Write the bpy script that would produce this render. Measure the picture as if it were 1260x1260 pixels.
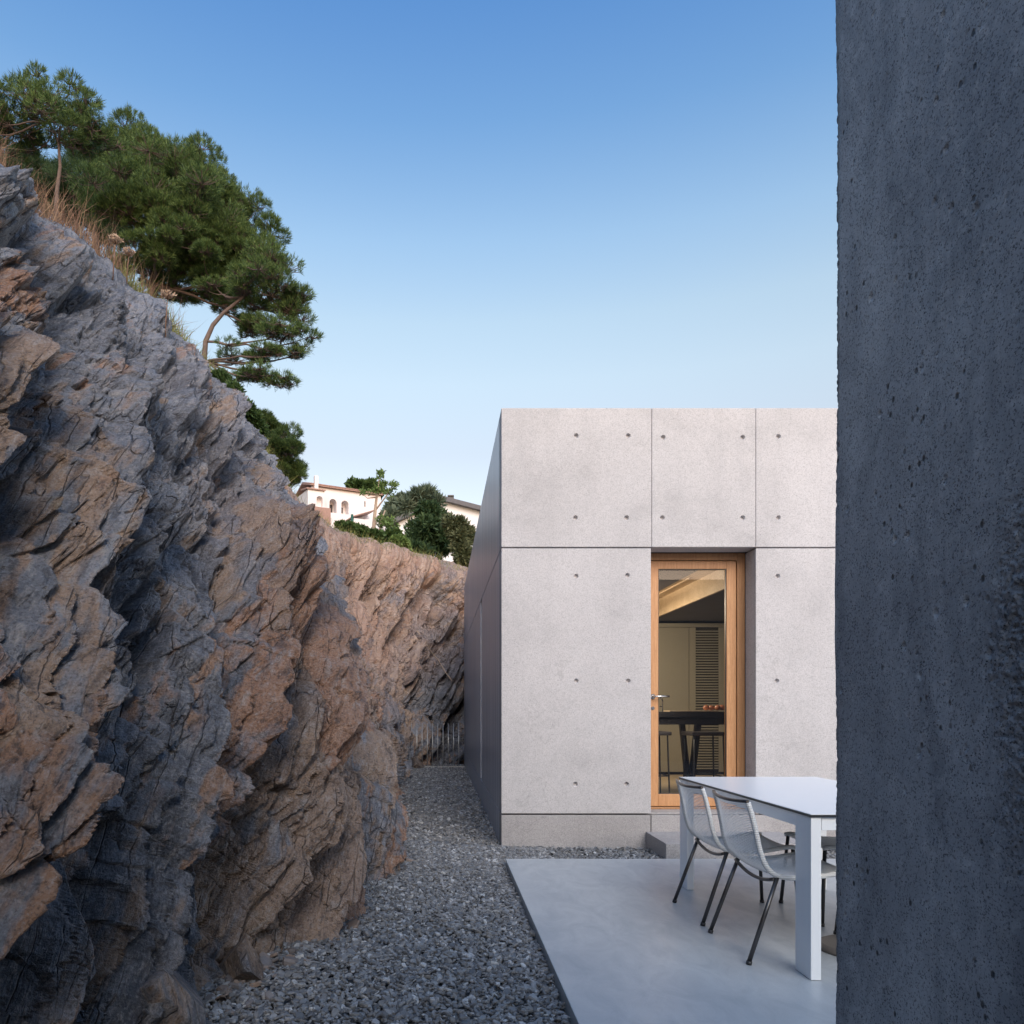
import bpy, bmesh, math, random
import numpy as np
from mathutils import Vector, Matrix
random.seed(7); RNG = np.random.default_rng(11)
S = bpy.context.scene; C = S.collection
R = math.radians
for o in list(bpy.data.objects): bpy.data.objects.remove(o)

# ------------------------------------------------------------------ camera
F, VX, VY, EYE = 940.0, 540.0, 872.0, 1.21
cam = bpy.data.objects.new('camera', bpy.data.cameras.new('camera')); C.objects.link(cam)
cam.location = (0, 0, EYE); cam.rotation_euler = (R(90), 0, 0)
cam.data.sensor_width = 36; cam.data.lens = 36*F/1260
cam.data.shift_x = (630-VX)/1260; cam.data.shift_y = (VY-630)/1260
cam.data.clip_end = 3000; cam.data.clip_start = .05
S.camera = cam
# ------------------------------------------------------------------ world, sun, exposure
SUN_EL, SUN_AZ = 34.0, 168.0        # azimuth clockwise from +Y: behind the camera, to the right
w = bpy.data.worlds.new('World'); S.world = w; w.use_nodes = True
nt = w.node_tree; nt.nodes.clear()
sky = nt.nodes.new('ShaderNodeTexSky'); sky.sky_type = 'NISHITA'; sky.sun_disc = False
sky.sun_elevation = R(SUN_EL); sky.sun_rotation = R(SUN_AZ)
sky.air_density = 1.0; sky.dust_density = 1.2; sky.ozone_density = 2.0; sky.altitude = 0
bg = nt.nodes.new('ShaderNodeBackground'); bg.inputs['Strength'].default_value = 0.15
wo = nt.nodes.new('ShaderNodeOutputWorld')
# clear evening sky: paler towards the horizon, deeper blue overhead
tc = nt.nodes.new('ShaderNodeTexCoord'); sep = nt.nodes.new('ShaderNodeSeparateXYZ'); rp = nt.nodes.new('ShaderNodeValToRGB')
nt.links.new(tc.outputs['Generated'], sep.inputs[0]); nt.links.new(sep.outputs[2], rp.inputs[0])
stops = [(0, (1.25, .95, .74)), (.315, (1.435, 1.04, .76)), (.39, (1.62, 1.26, .90)), (.45, (1.60, 1.325, .97)), (.52, (1.32, 1.27, 1.06)), (.61, (.83, 1.04, 1.07)), (.68, (.60, .90, 1.08))]
while len(rp.color_ramp.elements) < len(stops): rp.color_ramp.elements.new(.5)
for e_, (p_, c_) in zip(rp.color_ramp.elements, stops): e_.position = p_; e_.color = (*[x*.5 for x in c_], 1)
mu = nt.nodes.new('ShaderNodeVectorMath'); mu.operation = 'MULTIPLY'; sc2 = nt.nodes.new('ShaderNodeVectorMath'); sc2.operation = 'SCALE'; sc2.inputs['Scale'].default_value = 2.0
nt.links.new(sky.outputs[0], mu.inputs[0]); nt.links.new(rp.outputs[0], mu.inputs[1]); nt.links.new(mu.outputs[0], sc2.inputs[0])
nt.links.new(sc2.outputs[0], bg.inputs['Color']); nt.links.new(bg.outputs[0], wo.inputs['Surface'])
sd = bpy.data.lights.new('sun', 'SUN'); sd.energy = 1.3; sd.angle = R(35); sd.color = (1, .93, .88)
sun = bpy.data.objects.new('sun', sd); C.objects.link(sun)
az, el = R(SUN_AZ), R(SUN_EL)
sv = Vector((math.sin(az)*math.cos(el), math.cos(az)*math.cos(el), math.sin(el)))
sun.rotation_euler = sv.to_track_quat('Z', 'Y').to_euler()
S.view_settings.view_transform = 'Standard'; S.view_settings.look = 'None'
S.view_settings.exposure = 0.8; S.view_settings.gamma = 1
S.render.engine = 'CYCLES'

def at(u, v, Y):
    return Vector(((u-VX)*Y/F, Y, EYE + (VY-v)*Y/F))

# ------------------------------------------------------------------ materials
class N:
    def __init__(s, name):
        s.m = bpy.data.materials.new(name); s.m.use_nodes = True
        s.t = s.m.node_tree; s.t.nodes.clear()
        s.out = s.t.nodes.new('ShaderNodeOutputMaterial')
        s.b = s.t.nodes.new('ShaderNodeBsdfPrincipled')
        s.t.links.new(s.b.outputs[0], s.out.inputs['Surface'])
        s.co = None
    def n(s, typ, **k):
        n = s.t.nodes.new(typ)
        for a, b in k.items():
            setattr(n, a, b)
        return n
    def l(s, a, b): s.t.links.new(a, b); return b
    def coord(s, sc=(1,1,1), rot=(0,0,0), kind='Object'):
        if s.co is None: s.co = s.n('ShaderNodeTexCoord')
        mp = s.n('ShaderNodeMapping'); mp.inputs['Scale'].default_value = sc; mp.inputs['Rotation'].default_value = rot
        s.l(s.co.outputs[kind], mp.inputs[0]); return mp.outputs[0]
    def noise(s, scale=5, detail=4, rough=.55, sc=(1,1,1), rot=(0,0,0), dist=0):
        n = s.n('ShaderNodeTexNoise'); n.inputs['Scale'].default_value = scale
        n.inputs['Detail'].default_value = detail; n.inputs['Roughness'].default_value = rough
        n.inputs['Distortion'].default_value = dist
        s.l(s.coord(sc, rot), n.inputs['Vector']); return n.outputs['Fac']
    def vor(s, scale=5, sc=(1,1,1), feature='F1', out='Distance', rot=(0,0,0)):
        n = s.n('ShaderNodeTexVoronoi', feature=feature); n.inputs['Scale'].default_value = scale
        s.l(s.coord(sc, rot), n.inputs['Vector']); return n.outputs[out]
    def ramp(s, fac, stops):
        n = s.n('ShaderNodeValToRGB'); e = n.color_ramp.elements
        while len(e) < len(stops): e.new(.5)
        for i, (p, c) in enumerate(stops):
            e[i].position = p; e[i].color = (c, c, c, 1) if isinstance(c, (int, float)) else (*c, 1)
        s.l(fac, n.inputs[0]); return n.outputs[0]
    def mix(s, fac, a, b, mode='MIX'):
        n = s.n('ShaderNodeMix', data_type='RGBA', blend_type=mode)
        for i, v in ((0, fac), (6, a), (7, b)):
            if hasattr(v, 'links'): s.l(v, n.inputs[i])
            elif i == 0: n.inputs[0].default_value = v
            else: n.inputs[i].default_value = (v, v, v, 1) if isinstance(v, (int, float)) else (*v, 1)
        return n.outputs[2]
    def math(s, op, a, b=0.0):
        n = s.n('ShaderNodeMath', operation=op)
        for i, v in ((0, a), (1, b)):
            if hasattr(v, 'links'): s.l(v, n.inputs[i])
            else: n.inputs[i].default_value = v
        return n.outputs[0]
    def attr(s, name, out='Fac'):
        n = s.n('ShaderNodeAttribute'); n.attribute_name = name; return n.outputs[out]
    def bump(s, h, strength=.3, dist=.01, prev=None):
        n = s.n('ShaderNodeBump'); n.inputs['Strength'].default_value = strength; n.inputs['Distance'].default_value = dist
        s.l(h, n.inputs['Height'])
        if prev: s.l(prev, n.inputs['Normal'])
        return n.outputs[0]
    def done(s, col=None, rough=.6, normal=None, metal=0, spec=.5):
        for k, v in (('Base Color', col), ('Roughness', rough), ('Normal', normal), ('Metallic', metal), ('Specular IOR Level', spec)):
            if v is None: continue
            if hasattr(v, 'links'): s.l(v, s.b.inputs[k])
            else: s.b.inputs[k].default_value = (*v, 1) if isinstance(v, tuple) else v
        return s.m

def simple(name, col, rough=.5, metal=0, var=.12, scale=8, spec=.5):
    m = N(name); f = m.noise(scale, 4)
    c = m.mix(f, tuple(x*(1-var) for x in col), tuple(min(1, x*(1+var)) for x in col))
    return m.done(c, rough, None, metal, spec)

def concrete(name, base, tint, pit=.8, streak=(1,1,1), sheen=.62, contrast=1.0):
    m = N(name)
    big = m.noise(.9, 6, .6, streak, dist=.6)
    mid = m.noise(5, 6, .65, streak, dist=.4)
    fine = m.noise(95, 3, .7)
    c = m.mix(m.ramp(big, [(.3, 0), (.7, 1)]), tuple(x*(1-.17*contrast) for x in base), tuple(x*(1+.12*contrast) for x in base))
    oi = m.n('ShaderNodeObjectInfo')
    c = m.mix(m.ramp(mid, [(.35, 0), (.72, .5*contrast)]), c, tint)
    c = m.mix(m.math('MULTIPLY', oi.outputs['Random'], .22), c, tuple(x*.72 for x in base))
    c = m.mix(m.ramp(m.noise(6, 4, .6, (1, 1, .10)), [(.5, 0), (.75, .28)]), c, tuple(x*.7 for x in base))
    # patchy water stains with crisp outlines
    st = m.ramp(m.noise(1.7, 5, .6, dist=1.2), [(.485, 0), (.497, 1), (.51, 0)])
    gate = m.ramp(m.noise(.8, 2), [(.48, 0), (.6, .5)])
    c = m.mix(m.math('MULTIPLY', st, gate), c, tuple(x*.6 for x in base))
    c = m.mix(m.ramp(fine, [(.32, .6), (.52, 0)]), c, tuple(x*.5 for x in base))
    c = m.mix(m.ramp(fine, [(.57, 0), (.72, .45)]), c, (.62, .6, .6))
    c = m.mix(m.ramp(m.noise(28, 5, .75), [(.5, 0), (.75, .42)]), c, tuple(x*.62 for x in base))
    v = m.vor(34); vm = m.ramp(v, [(.06, 1), (.13, 0)])
    sel = m.ramp(m.noise(3, 3), [(.47, 0), (.56, 1)])
    v2 = m.vor(90); vm2 = m.ramp(v2, [(.1, .7), (.2, 0)])
    pits = m.math('MAXIMUM', m.math('MULTIPLY', vm, sel), m.math('MULTIPLY', vm2, m.ramp(m.noise(7, 2), [(.5, 0), (.62, 1)])))
    c = m.mix(m.math('MULTIPLY', pits, pit), c, tuple(x*.25 for x in base))
    h = m.math('SUBTRACT', m.math('MULTIPLY', m.noise(25, 5), .4), pits)
    nb = m.bump(h, .35, .006)
    return m.done(c, sheen, nb)

M = {}
M['concrete'] = concrete('pale_concrete', (.505, .492, .505), (.565, .545, .555), contrast=1.3)
def side_concrete():
    m = N('board_marked_side_concrete')
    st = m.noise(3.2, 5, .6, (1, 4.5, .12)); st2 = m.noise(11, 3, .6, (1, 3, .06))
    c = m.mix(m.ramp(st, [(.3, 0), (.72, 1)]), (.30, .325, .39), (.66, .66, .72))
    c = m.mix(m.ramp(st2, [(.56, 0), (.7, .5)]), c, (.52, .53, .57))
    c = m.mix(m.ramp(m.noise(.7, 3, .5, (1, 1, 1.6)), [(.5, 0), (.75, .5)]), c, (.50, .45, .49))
    bd = m.n('ShaderNodeTexWave', wave_type='BANDS', bands_direction='Y'); bd.inputs['Scale'].default_value = 1.1
    m.l(m.coord(), bd.inputs['Vector'])
    line = m.ramp(bd.outputs['Fac'], [(.0, .6), (.012, 0)])
    c = m.mix(line, c, (.07, .07, .085))
    return m.done(c, .33, m.bump(m.math('ADD', st2, st), .15, .004), spec=.7)
M['side'] = side_concrete()
M['plinth'] = concrete('plinth_concrete', (.36, .345, .35), (.42, .40, .40), contrast=1.3)
M['dark_core'] = simple('joint_dark', (.05, .035, .03), .9)

def near_concrete():
    m = N('weathered_dark_concrete')
    big = m.noise(1.6, 6, .6, (1, 1, .5), dist=.5); mid = m.noise(9, 6, .65, (1, 1, .45))
    c = m.mix(m.ramp(big, [(.3, 0), (.7, 1)]), (.38, .40, .43), (.62, .63, .635))
    c = m.mix(m.ramp(m.noise(3.2, 6, .7, (1, 1, .35), dist=.8), [(.47, 0), (.66, .8)]), c, (.19, .205, .23))
    c = m.mix(m.ramp(m.noise(22, 5, .7), [(.52, 0), (.70, .6)]), c, (.70, .71, .71))
    c = m.mix(m.ramp(mid, [(.4, .0), (.7, .6)]), c, (.31, .32, .34))
    c = m.mix(m.attr('rough_shade_mask'), c, (.10, .10, .105))  # rough patches, plus the shade of the wall's end edge painted dark
    spk = m.noise(230, 2, .7)
    c = m.mix(m.ramp(spk, [(.36, .75), (.46, 0)]), c, (.04, .042, .05))
    c = m.mix(m.ramp(spk, [(.62, .0), (.78, .4)]), c, (.34, .35, .36))
    v = m.vor(36, (1, 1, .75)); pit = m.math('MULTIPLY', m.ramp(v, [(.12, 1), (.22, 0)]), m.ramp(m.noise(6, 2), [(.5, 0), (.58, 1)]))
    v2 = m.vor(110); pit2 = m.math('MULTIPLY', m.ramp(v2, [(.12, 1), (.22, 0)]), m.ramp(m.noise(12, 2), [(.48, 0), (.6, 1)]))
    p = m.math('MAXIMUM', pit, pit2)
    c = m.mix(m.math('MULTIPLY', p, .85), c, (.018, .018, .02))
    h = m.math('SUBTRACT', m.math('MULTIPLY', m.noise(60, 6, .7), .6), p)
    return m.done(c, .6, m.bump(h, .6, .006), spec=.35)
M['near'] = near_concrete()

def terrace_mat():
    m = N('polished_terrace_concrete')
    a = m.noise(.9, 6, .6, dist=1.0); b = m.noise(6, 6, .7, (1, .5, 1), dist=.8)
    c = m.mix(m.ramp(a, [(.3, 0), (.7, 1)]), (.36, .385, .41), (.49, .51, .52))
    c = m.mix(m.ramp(b, [(.4, 0), (.75, .55)]), c, (.28, .30, .325))
    c = m.mix(m.ramp(m.noise(150, 2), [(.3, .2), (.5, 0)]), c, (.25, .26, .27))
    r = m.ramp(b, [(.3, .30), (.7, .48)])
    return m.done(c, r, m.bump(m.noise(30, 4), .05, .003))
M['terrace'] = terrace_mat()

ROT_BED = (R(20), R(-25), R(35))
def rock_mat():
    m = N('fractured_schist')
    warm = m.attr('warm'); cell = m.attr('cell'); cell2 = m.attr('cell2')
    co = m.attr('bed', 'Vector')
    def bn(scale, sc, detail=5, rough=.6, dist=.3):
        mp = m.n('ShaderNodeMapping'); mp.inputs['Scale'].default_value = sc; m.l(co, mp.inputs[0])
        n = m.n('ShaderNodeTexNoise'); n.inputs['Scale'].default_value = scale; n.inputs['Detail'].default_value = detail
        n.inputs['Roughness'].default_value = rough; n.inputs['Distortion'].default_value = dist
        m.l(mp.outputs[0], n.inputs['Vector']); return n.outputs['Fac']
    strk = bn(2.6, (.8, 4.5, 1.0)); thin = bn(7, (.35, 4.5, 1.0), 4, .65); fine = bn(11, (.8, 2.4, 1), 6, .75); micro = m.noise(75, 5, .75)
    grey = m.mix(m.ramp(cell, [(0, 0), (1, 1)]), (.055, .06, .075), (.30, .315, .36))
    grey = m.mix(m.ramp(strk, [(.5, 0), (.72, .7)]), grey, (.44, .45, .50))
    brown = m.mix(m.ramp(cell, [(0, 0), (1, 1)]), (.11, .078, .062), (.37, .27, .21))
    brown = m.mix(m.ramp(strk, [(.45, 0), (.7, .65)]), brown, (.46, .31, .205))
    brown = m.mix(m.ramp(cell2, [(.62, 0), (.8, .6)]), brown, (.40, .19, .10))
    k = m.math('ADD', warm, m.math('MULTIPLY', m.math('SUBTRACT', strk, .5), 2.2))
    c = m.mix(m.ramp(k, [(.38, 0), (.62, 1)]), grey, brown)
    c = m.mix(m.ramp(thin, [(.30, .5), (.45, 0)]), c, (.075, .065, .065)); c = m.mix(m.ramp(thin, [(.58, 0), (.72, .4)]), c, (.47, .42, .39))
    lite = m.ramp(fine, [(.52, 0), (.68, .75)])
    c = m.mix(lite, c, (.46, .43, .42))
    c = m.mix(m.ramp(fine, [(.34, .8), (.46, 0)]), c, (.055, .05, .055))
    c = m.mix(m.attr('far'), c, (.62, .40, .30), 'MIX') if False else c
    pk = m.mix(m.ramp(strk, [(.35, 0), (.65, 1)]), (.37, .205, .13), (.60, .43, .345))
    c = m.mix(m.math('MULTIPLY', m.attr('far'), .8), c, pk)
    c = m.mix(m.ramp(micro, [(.34, .75), (.48, 0)]), c, (.05, .045, .05))
    c = m.mix(m.ramp(micro, [(.54, 0), (.68, .6)]), c, (.46, .44, .45))
    def crack(scale, sc, wdt):
        mp = m.n('ShaderNodeMapping'); mp.inputs['Scale'].default_value = sc; m.l(co, mp.inputs[0])
        wn = m.n('ShaderNodeTexNoise'); wn.inputs['Scale'].default_value = 6; m.l(mp.outputs[0], wn.inputs['Vector'])
        ad = m.n('ShaderNodeMix', data_type='VECTOR'); ad.inputs[0].default_value = .12; m.l(mp.outputs[0], ad.inputs[4]); m.l(wn.outputs['Color'], ad.inputs[5])
        v = m.n('ShaderNodeTexVoronoi', feature='DISTANCE_TO_EDGE'); v.inputs['Scale'].default_value = scale; m.l(ad.outputs[1], v.inputs['Vector'])
        return m.ramp(v.outputs['Distance'], [(0, 1), (wdt, 0)])
    ck = m.math('MULTIPLY', crack(3.2, (.55, 4.6, 1.6), .028), m.ramp(m.noise(2.2, 3), [(.42, 0), (.55, 1)]))
    c = m.mix(m.math('MULTIPLY', ck, .45), c, (.03, .027, .028))
    # moss and lichen
    c = m.mix(m.ramp(m.noise(2.3, 5, .7), [(.66, 0), (.74, .4)]), c, (.20, .19, .12))
    nb = m.bump(m.math('ADD', m.math('SUBTRACT', m.math('MULTIPLY', fine, 1.2), m.math('MULTIPLY', ck, .7)), m.math('ADD', m.math('MULTIPLY', m.noise(28, 8, .75), .9), m.math('MULTIPLY', thin, 1.2))), 1.0, .035)
    return m.done(c, .5, nb, spec=.5)
M['rock'] = rock_mat()

def gravel_mat(name, isl=True):
    m = N(name)
    if isl:
        g = m.n('ShaderNodeNewGeometry'); f = g.outputs['Random Per Island']
    else:
        f = m.vor(30, out='Color')
    c = m.ramp(f, [(0, (.095, .098, .105)), (.35, (.17, .175, .187)), (.6, (.26, .265, .275)), (.8, (.17, .16, .15)), (.92, (.36, .365, .38)), (1, (.50, .50, .50))])
    c = m.mix(m.ramp(m.noise(60, 4), [(.35, .4), (.6, 0)]), c, (.07, .07, .08))
    return m.done(c, .6, m.bump(m.noise(90, 4), .3, .004))
M['chips'] = gravel_mat('slate_chips')
m = N('rock_crumbs'); g_ = m.n('ShaderNodeNewGeometry')
M['debris'] = m.done(m.mix(m.noise(50, 4), m.ramp(g_.outputs['Random Per Island'], [(0, (.10, .09, .09)), (.4, (.24, .17, .13)), (.7, (.20, .20, .22)), (1, (.40, .27, .19))]), (.12, .10, .09)), .7)
M['bed'] = simple('gravel_bed', (.085, .088, .095), .9, scale=40, var=.4)

def soil_mat():
    m = N('dry_hillside_soil')
    c = m.ramp(m.noise(1.5, 6, .7), [(.3, (.16, .12, .07)), (.5, (.22, .17, .10)), (.65, (.10, .12, .05)), (.8, (.28, .20, .13))])
    return m.done(c, .95, m.bump(m.noise(6, 6), .6, .1))
M['soil'] = soil_mat()

def wood_mat(name, a, b, axis=(14, 14, .8), rough=.45):
    m = N(name)
    g = m.noise(5, 5, .65, axis, dist=.6); f = m.noise(40, 3, .6, axis)
    c = m.mix(m.ramp(g, [(.3, 0), (.7, 1)]), a, b)
    c = m.mix(m.ramp(f, [(.35, .35), (.55, 0)]), c, tuple(x*.6 for x in a))
    return m.done(c, rough, m.bump(f, .08, .002))
M['wood'] = wood_mat('oiled_oak', (.42, .20, .085), (.60, .33, .16))
M['wood_dark'] = wood_mat('oiled_oak_frame', (.30, .145, .06), (.42, .22, .10))
M['cabinet'] = simple('olive_cabinet_lacquer', (.36, .33, .26), .5, var=.05)
M['cabinet_gap'] = simple('cabinet_shadow_gap', (.05, .045, .035), .8)
M['ply'] = wood_mat('pale_plywood', (.55, .40, .25), (.68, .52, .35), (1, 1, 1), .5)
M['int_dark'] = simple('interior_dark_concrete', (.13, .13, .16), .7, var=.2, scale=3)
M['int_floor'] = wood_mat('interior_floor', (.40, .30, .18), (.5, .38, .24), (1, 6, 1), .35)
M['black_wood'] = simple('dark_stained_timber', (.05, .042, .042), .45, var=.3)
M['black_metal'] = simple('dark_powder_coat', (.05, .05, .055), .4, 0, .1)
M['leg_metal'] = simple('bronze_grey_tube', (.10, .095, .095), .32, .8, .1)
M['steel'] = simple('brushed_steel', (.6, .6, .6), .22, 1, .05)
M['galv'] = simple('galvanised_rod', (.50, .50, .50), .4, .7, .2, 20)
M['white'] = simple('white_table_lacquer', (.86, .87, .88), .28, var=.02)
M['edge'] = simple('black_laminate_edge', (.025, .025, .028), .4)
M['cord'] = simple('pale_grey_rope', (.86, .86, .85), .75, var=.15, scale=90)
M['cord_wrap'] = None
m = N('rope_wrapped_tube')
wv = m.n('ShaderNodeTexWave', wave_type='BANDS', bands_direction='Z'); wv.inputs['Scale'].default_value = 38; wv.inputs['Distortion'].default_value = .6
m.l(m.coord((1, 1, 1)), wv.inputs['Vector'])
c_ = m.mix(wv.outputs['Fac'], (.55, .55, .54), (.78, .78, .77))
M['cord_wrap'] = m.done(c_, .75, m.bump(wv.outputs['Fac'], .5, .004))
M['render'] = simple('white_render', (.74, .69, .69), .8, var=.05, scale=1)
M['render2'] = simple('cream_render', (.72, .72, .74), .8, var=.05, scale=1)
M['tile'] = simple('terracotta_tile', (.34, .21, .175), .8, var=.3, scale=4)
M['slate_roof'] = simple('dark_slate_roof', (.11, .105, .115), .7, var=.4, scale=3)
M['opening'] = simple('window_dark', (.06, .05, .05), .2)
M['bark'] = simple('pine_bark', (.14, .10, .085), .9, var=.45, scale=14)
M['bark_pale'] = simple('pale_bark', (.40, .30, .23), .9, var=.3, scale=10)
M['apple'] = simple('apple_skin', (.42, .16, .08), .3, var=.7, scale=14)
M['paras'] = simple('brown_grey_base', (.16, .14, .125), .6)

def leaf_mat(name, cols, rough=.6):
    m = N(name); g = m.n('ShaderNodeNewGeometry')
    big = m.noise(2.2, 3)
    f = m.math('ADD', m.math('MULTIPLY', g.outputs['Random Per Island'], .55), m.math('MULTIPLY', big, .45))
    c = m.ramp(f, [(.15 + .65*i/(len(cols)-1), k) for i, k in enumerate(cols)])
    m.done(c, rough, spec=.3)
    tr = m.n('ShaderNodeBsdfTranslucent'); m.l(c, tr.inputs[0])
    ms = m.n('ShaderNodeMixShader'); ms.inputs[0].default_value = .25
    m.l(m.b.outputs[0], ms.inputs[1]); m.l(tr.outputs[0], ms.inputs[2]); m.l(ms.outputs[0], m.out.inputs['Surface'])
    return m.m
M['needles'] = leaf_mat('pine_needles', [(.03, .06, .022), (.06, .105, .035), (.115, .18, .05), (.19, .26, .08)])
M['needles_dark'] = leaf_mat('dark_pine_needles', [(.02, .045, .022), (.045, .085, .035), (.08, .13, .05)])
M['bush_green'] = leaf_mat('bush_leaves', [(.03, .055, .018), (.055, .10, .028), (.10, .16, .05)])
M['bush_fresh'] = leaf_mat('fresh_leaves', [(.07, .11, .03), (.12, .19, .05), (.18, .26, .08)])
M['bush_olive'] = leaf_mat('olive_leaves', [(.05, .065, .03), (.10, .12, .06), (.16, .17, .09)])
M['bush_grey'] = leaf_mat('grey_green_leaves', [(.06, .085, .055), (.11, .15, .10), (.18, .22, .15)])
M['straw'] = leaf_mat('dry_straw', [(.14, .08, .055), (.25, .145, .095), (.38, .26, .16)], .8)
M['umbel'] = leaf_mat('dry_seed_head', [(.42, .29, .2), (.6, .45, .33)], .8)
M['grass'] = leaf_mat('rim_grass', [(.12, .15, .04), (.24, .25, .08), (.38, .34, .15)], .8)

def glass_mat():
    m = N('door_glass')
    tr = m.n('ShaderNodeBsdfTransparent'); tr.inputs[0].default_value = (.94, .95, .95, 1)
    gl = m.n('ShaderNodeBsdfGlossy'); gl.inputs['Roughness'].default_value = .0
    fr = m.n('ShaderNodeFresnel'); fr.inputs[0].default_value = 1.5
    ms = m.n('ShaderNodeMixShader')
    m.l(m.math('MULTIPLY', fr.outputs[0], 1.0), ms.inputs[0]); m.l(tr.outputs[0], ms.inputs[1]); m.l(gl.outputs[0], ms.inputs[2])
    m.l(ms.outputs[0], m.out.inputs['Surface']); return m.m
M['glass'] = glass_mat()
def lamp_mat(col, st):
    m = N('warm_lamp_tube'); e = m.n('ShaderNodeEmission'); e.inputs[0].default_value = (*col, 1); e.inputs[1].default_value = st
    m.l(e.outputs[0], m.out.inputs['Surface']); return m.m
M['lamp'] = lamp_mat((1, .72, .40), 11)

# ------------------------------------------------------------------ object helpers
def empty(name, loc=(0, 0, 0), label=None, cat=None, group=None, rz=0):
    o = bpy.data.objects.new(name, None); C.objects.link(o); o.location = loc; o.rotation_euler = (0, 0, rz)
    tag(o, label, cat, group); return o
def tag(o, label=None, cat=None, group=None, kind=None):
    if label: o['label'] = label
    if cat: o['category'] = cat
    if group: o['group'] = group
    if kind: o['kind'] = kind
    return o
def from_np(name, V, Fs, mat, parent=None, smooth=False, loc=None):
    me = bpy.data.meshes.new(name)
    V = np.asarray(V, np.float32); Fs = np.asarray(Fs, np.int32); k = Fs.shape[1]
    me.vertices.add(len(V)); me.vertices.foreach_set('co', V.ravel())
    me.loops.add(Fs.size); me.loops.foreach_set('vertex_index', Fs.ravel())
    me.polygons.add(len(Fs)); me.polygons.foreach_set('loop_start', np.arange(0, Fs.size, k, dtype=np.int32))
    me.polygons.foreach_set('loop_total', np.full(len(Fs), k, np.int32))
    me.update(calc_edges=True); me.validate()
    me.polygons.foreach_set('use_smooth', np.full(len(me.polygons), smooth))
    me.materials.append(mat)
    o = bpy.data.objects.new(name, me); C.objects.link(o)
    if parent: o.parent = parent
    return o
class MB:
    """collects boxes, tubes and prisms and links them as ONE mesh"""
    def __init__(s): s.bm = bmesh.new()
    def box(s, x0, x1, y0, y1, z0, z1, bev=0):
        vs = [s.bm.verts.new((x, y, z)) for x in (x0, x1) for y in (y0, y1) for z in (z0, z1)]
        fs = [s.bm.faces.new([vs[i] for i in q]) for q in ((0,1,3,2), (4,6,7,5), (0,4,5,1), (2,3,7,6), (0,2,6,4), (1,5,7,3))]
        if bev:
            es = list({e for f in fs for e in f.edges})
            bmesh.ops.bevel(s.bm, geom=es, offset=bev, segments=2, affect='EDGES', profile=.6)
        return s
    def prism(s, pts, y0, y1):
        """pts in XZ, extruded along Y"""
        a = [s.bm.verts.new((x, y0, z)) for x, z in pts]; b = [s.bm.verts.new((x, y1, z)) for x, z in pts]
        s.bm.faces.new(a); s.bm.faces.new(b[::-1]); n = len(pts)
        for i in range(n): s.bm.faces.new((a[i], b[i], b[(i+1) % n], a[(i+1) % n]))
        return s
    def quadprism(s, a, b, c, d, up):
        v = [Vector(p) for p in (a, b, c, d)]; up = Vector(up)
        lo = [s.bm.verts.new(p) for p in v]; hi = [s.bm.verts.new(p+up) for p in v]
        s.bm.faces.new(lo[::-1]); s.bm.faces.new(hi)
        for i in range(4): s.bm.faces.new((lo[i], lo[(i+1) % 4], hi[(i+1) % 4], hi[i]))
        return s
    def tube(s, pts, r, seg=10, cap=True):
        pts = [Vector(p) for p in pts]; n = len(pts); rs = r if isinstance(r, (list, tuple)) else [r]*n
        rings = []; ref = None
        for i, p in enumerate(pts):
            d = (pts[min(i+1, n-1)] - pts[max(i-1, 0)])
            if d.length < 1e-9: d = Vector((0, 0, 1))
            d.normalize()
            if ref is None or abs(ref.dot(d)) > .97: ref = Vector((0, 0, 1)) if abs(d.z) < .9 else Vector((1, 0, 0))
            u = d.cross(ref).normalized(); v = u.cross(d); ref = v.cross(u) * 0 + v
            rings.append([s.bm.verts.new(p + rs[i]*(math.cos(2*math.pi*k/seg)*u + math.sin(2*math.pi*k/seg)*v)) for k in range(seg)])
        for a, b in zip(rings, rings[1:]):
            for k in range(seg): s.bm.faces.new((a[k], a[(k+1) % seg], b[(k+1) % seg], b[k])).smooth = True
        if cap: s.bm.faces.new(rings[0][::-1]); s.bm.faces.new(rings[-1])
        return s
    def ball(s, c, r, sc=(1, 1, 1), sub=2):
        m = Matrix.Translation(c) @ Matrix.Diagonal((*[r*k for k in sc], 1))
        q = bmesh.ops.create_icosphere(s.bm, subdivisions=sub, radius=1, matrix=m)
        for v in q['verts']:
            for f in v.link_faces: f.smooth = True
        return s
    def build(s, name, mat, parent=None):
        bmesh.ops.recalc_face_normals(s.bm, faces=s.bm.faces)
        me = bpy.data.meshes.new(name); s.bm.to_mesh(me); s.bm.free(); me.materials.append(mat)
        o = bpy.data.objects.new(name, me); C.objects.link(o)
        if parent: o.parent = parent
        return o
def cut(o, cutter_mb):
    par, inv_ = o.parent, o.matrix_parent_inverse.copy(); o.parent = None; o.matrix_parent_inverse.identity()
    c = cutter_mb.build('cutter', M['edge'])
    md = o.modifiers.new('b', 'BOOLEAN'); md.operation = 'DIFFERENCE'; md.object = c; md.solver = 'EXACT'
    dg = bpy.context.evaluated_depsgraph_get(); dg.update()
    me = bpy.data.meshes.new_from_object(o.evaluated_get(dg))
    o.modifiers.clear(); old = o.data; nm = old.name; o.data = me; bpy.data.meshes.remove(old); me.name = nm
    cm = c.data; o.parent = par; o.matrix_parent_inverse = inv_; bpy.data.objects.remove(c); bpy.data.meshes.remove(cm)

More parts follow.
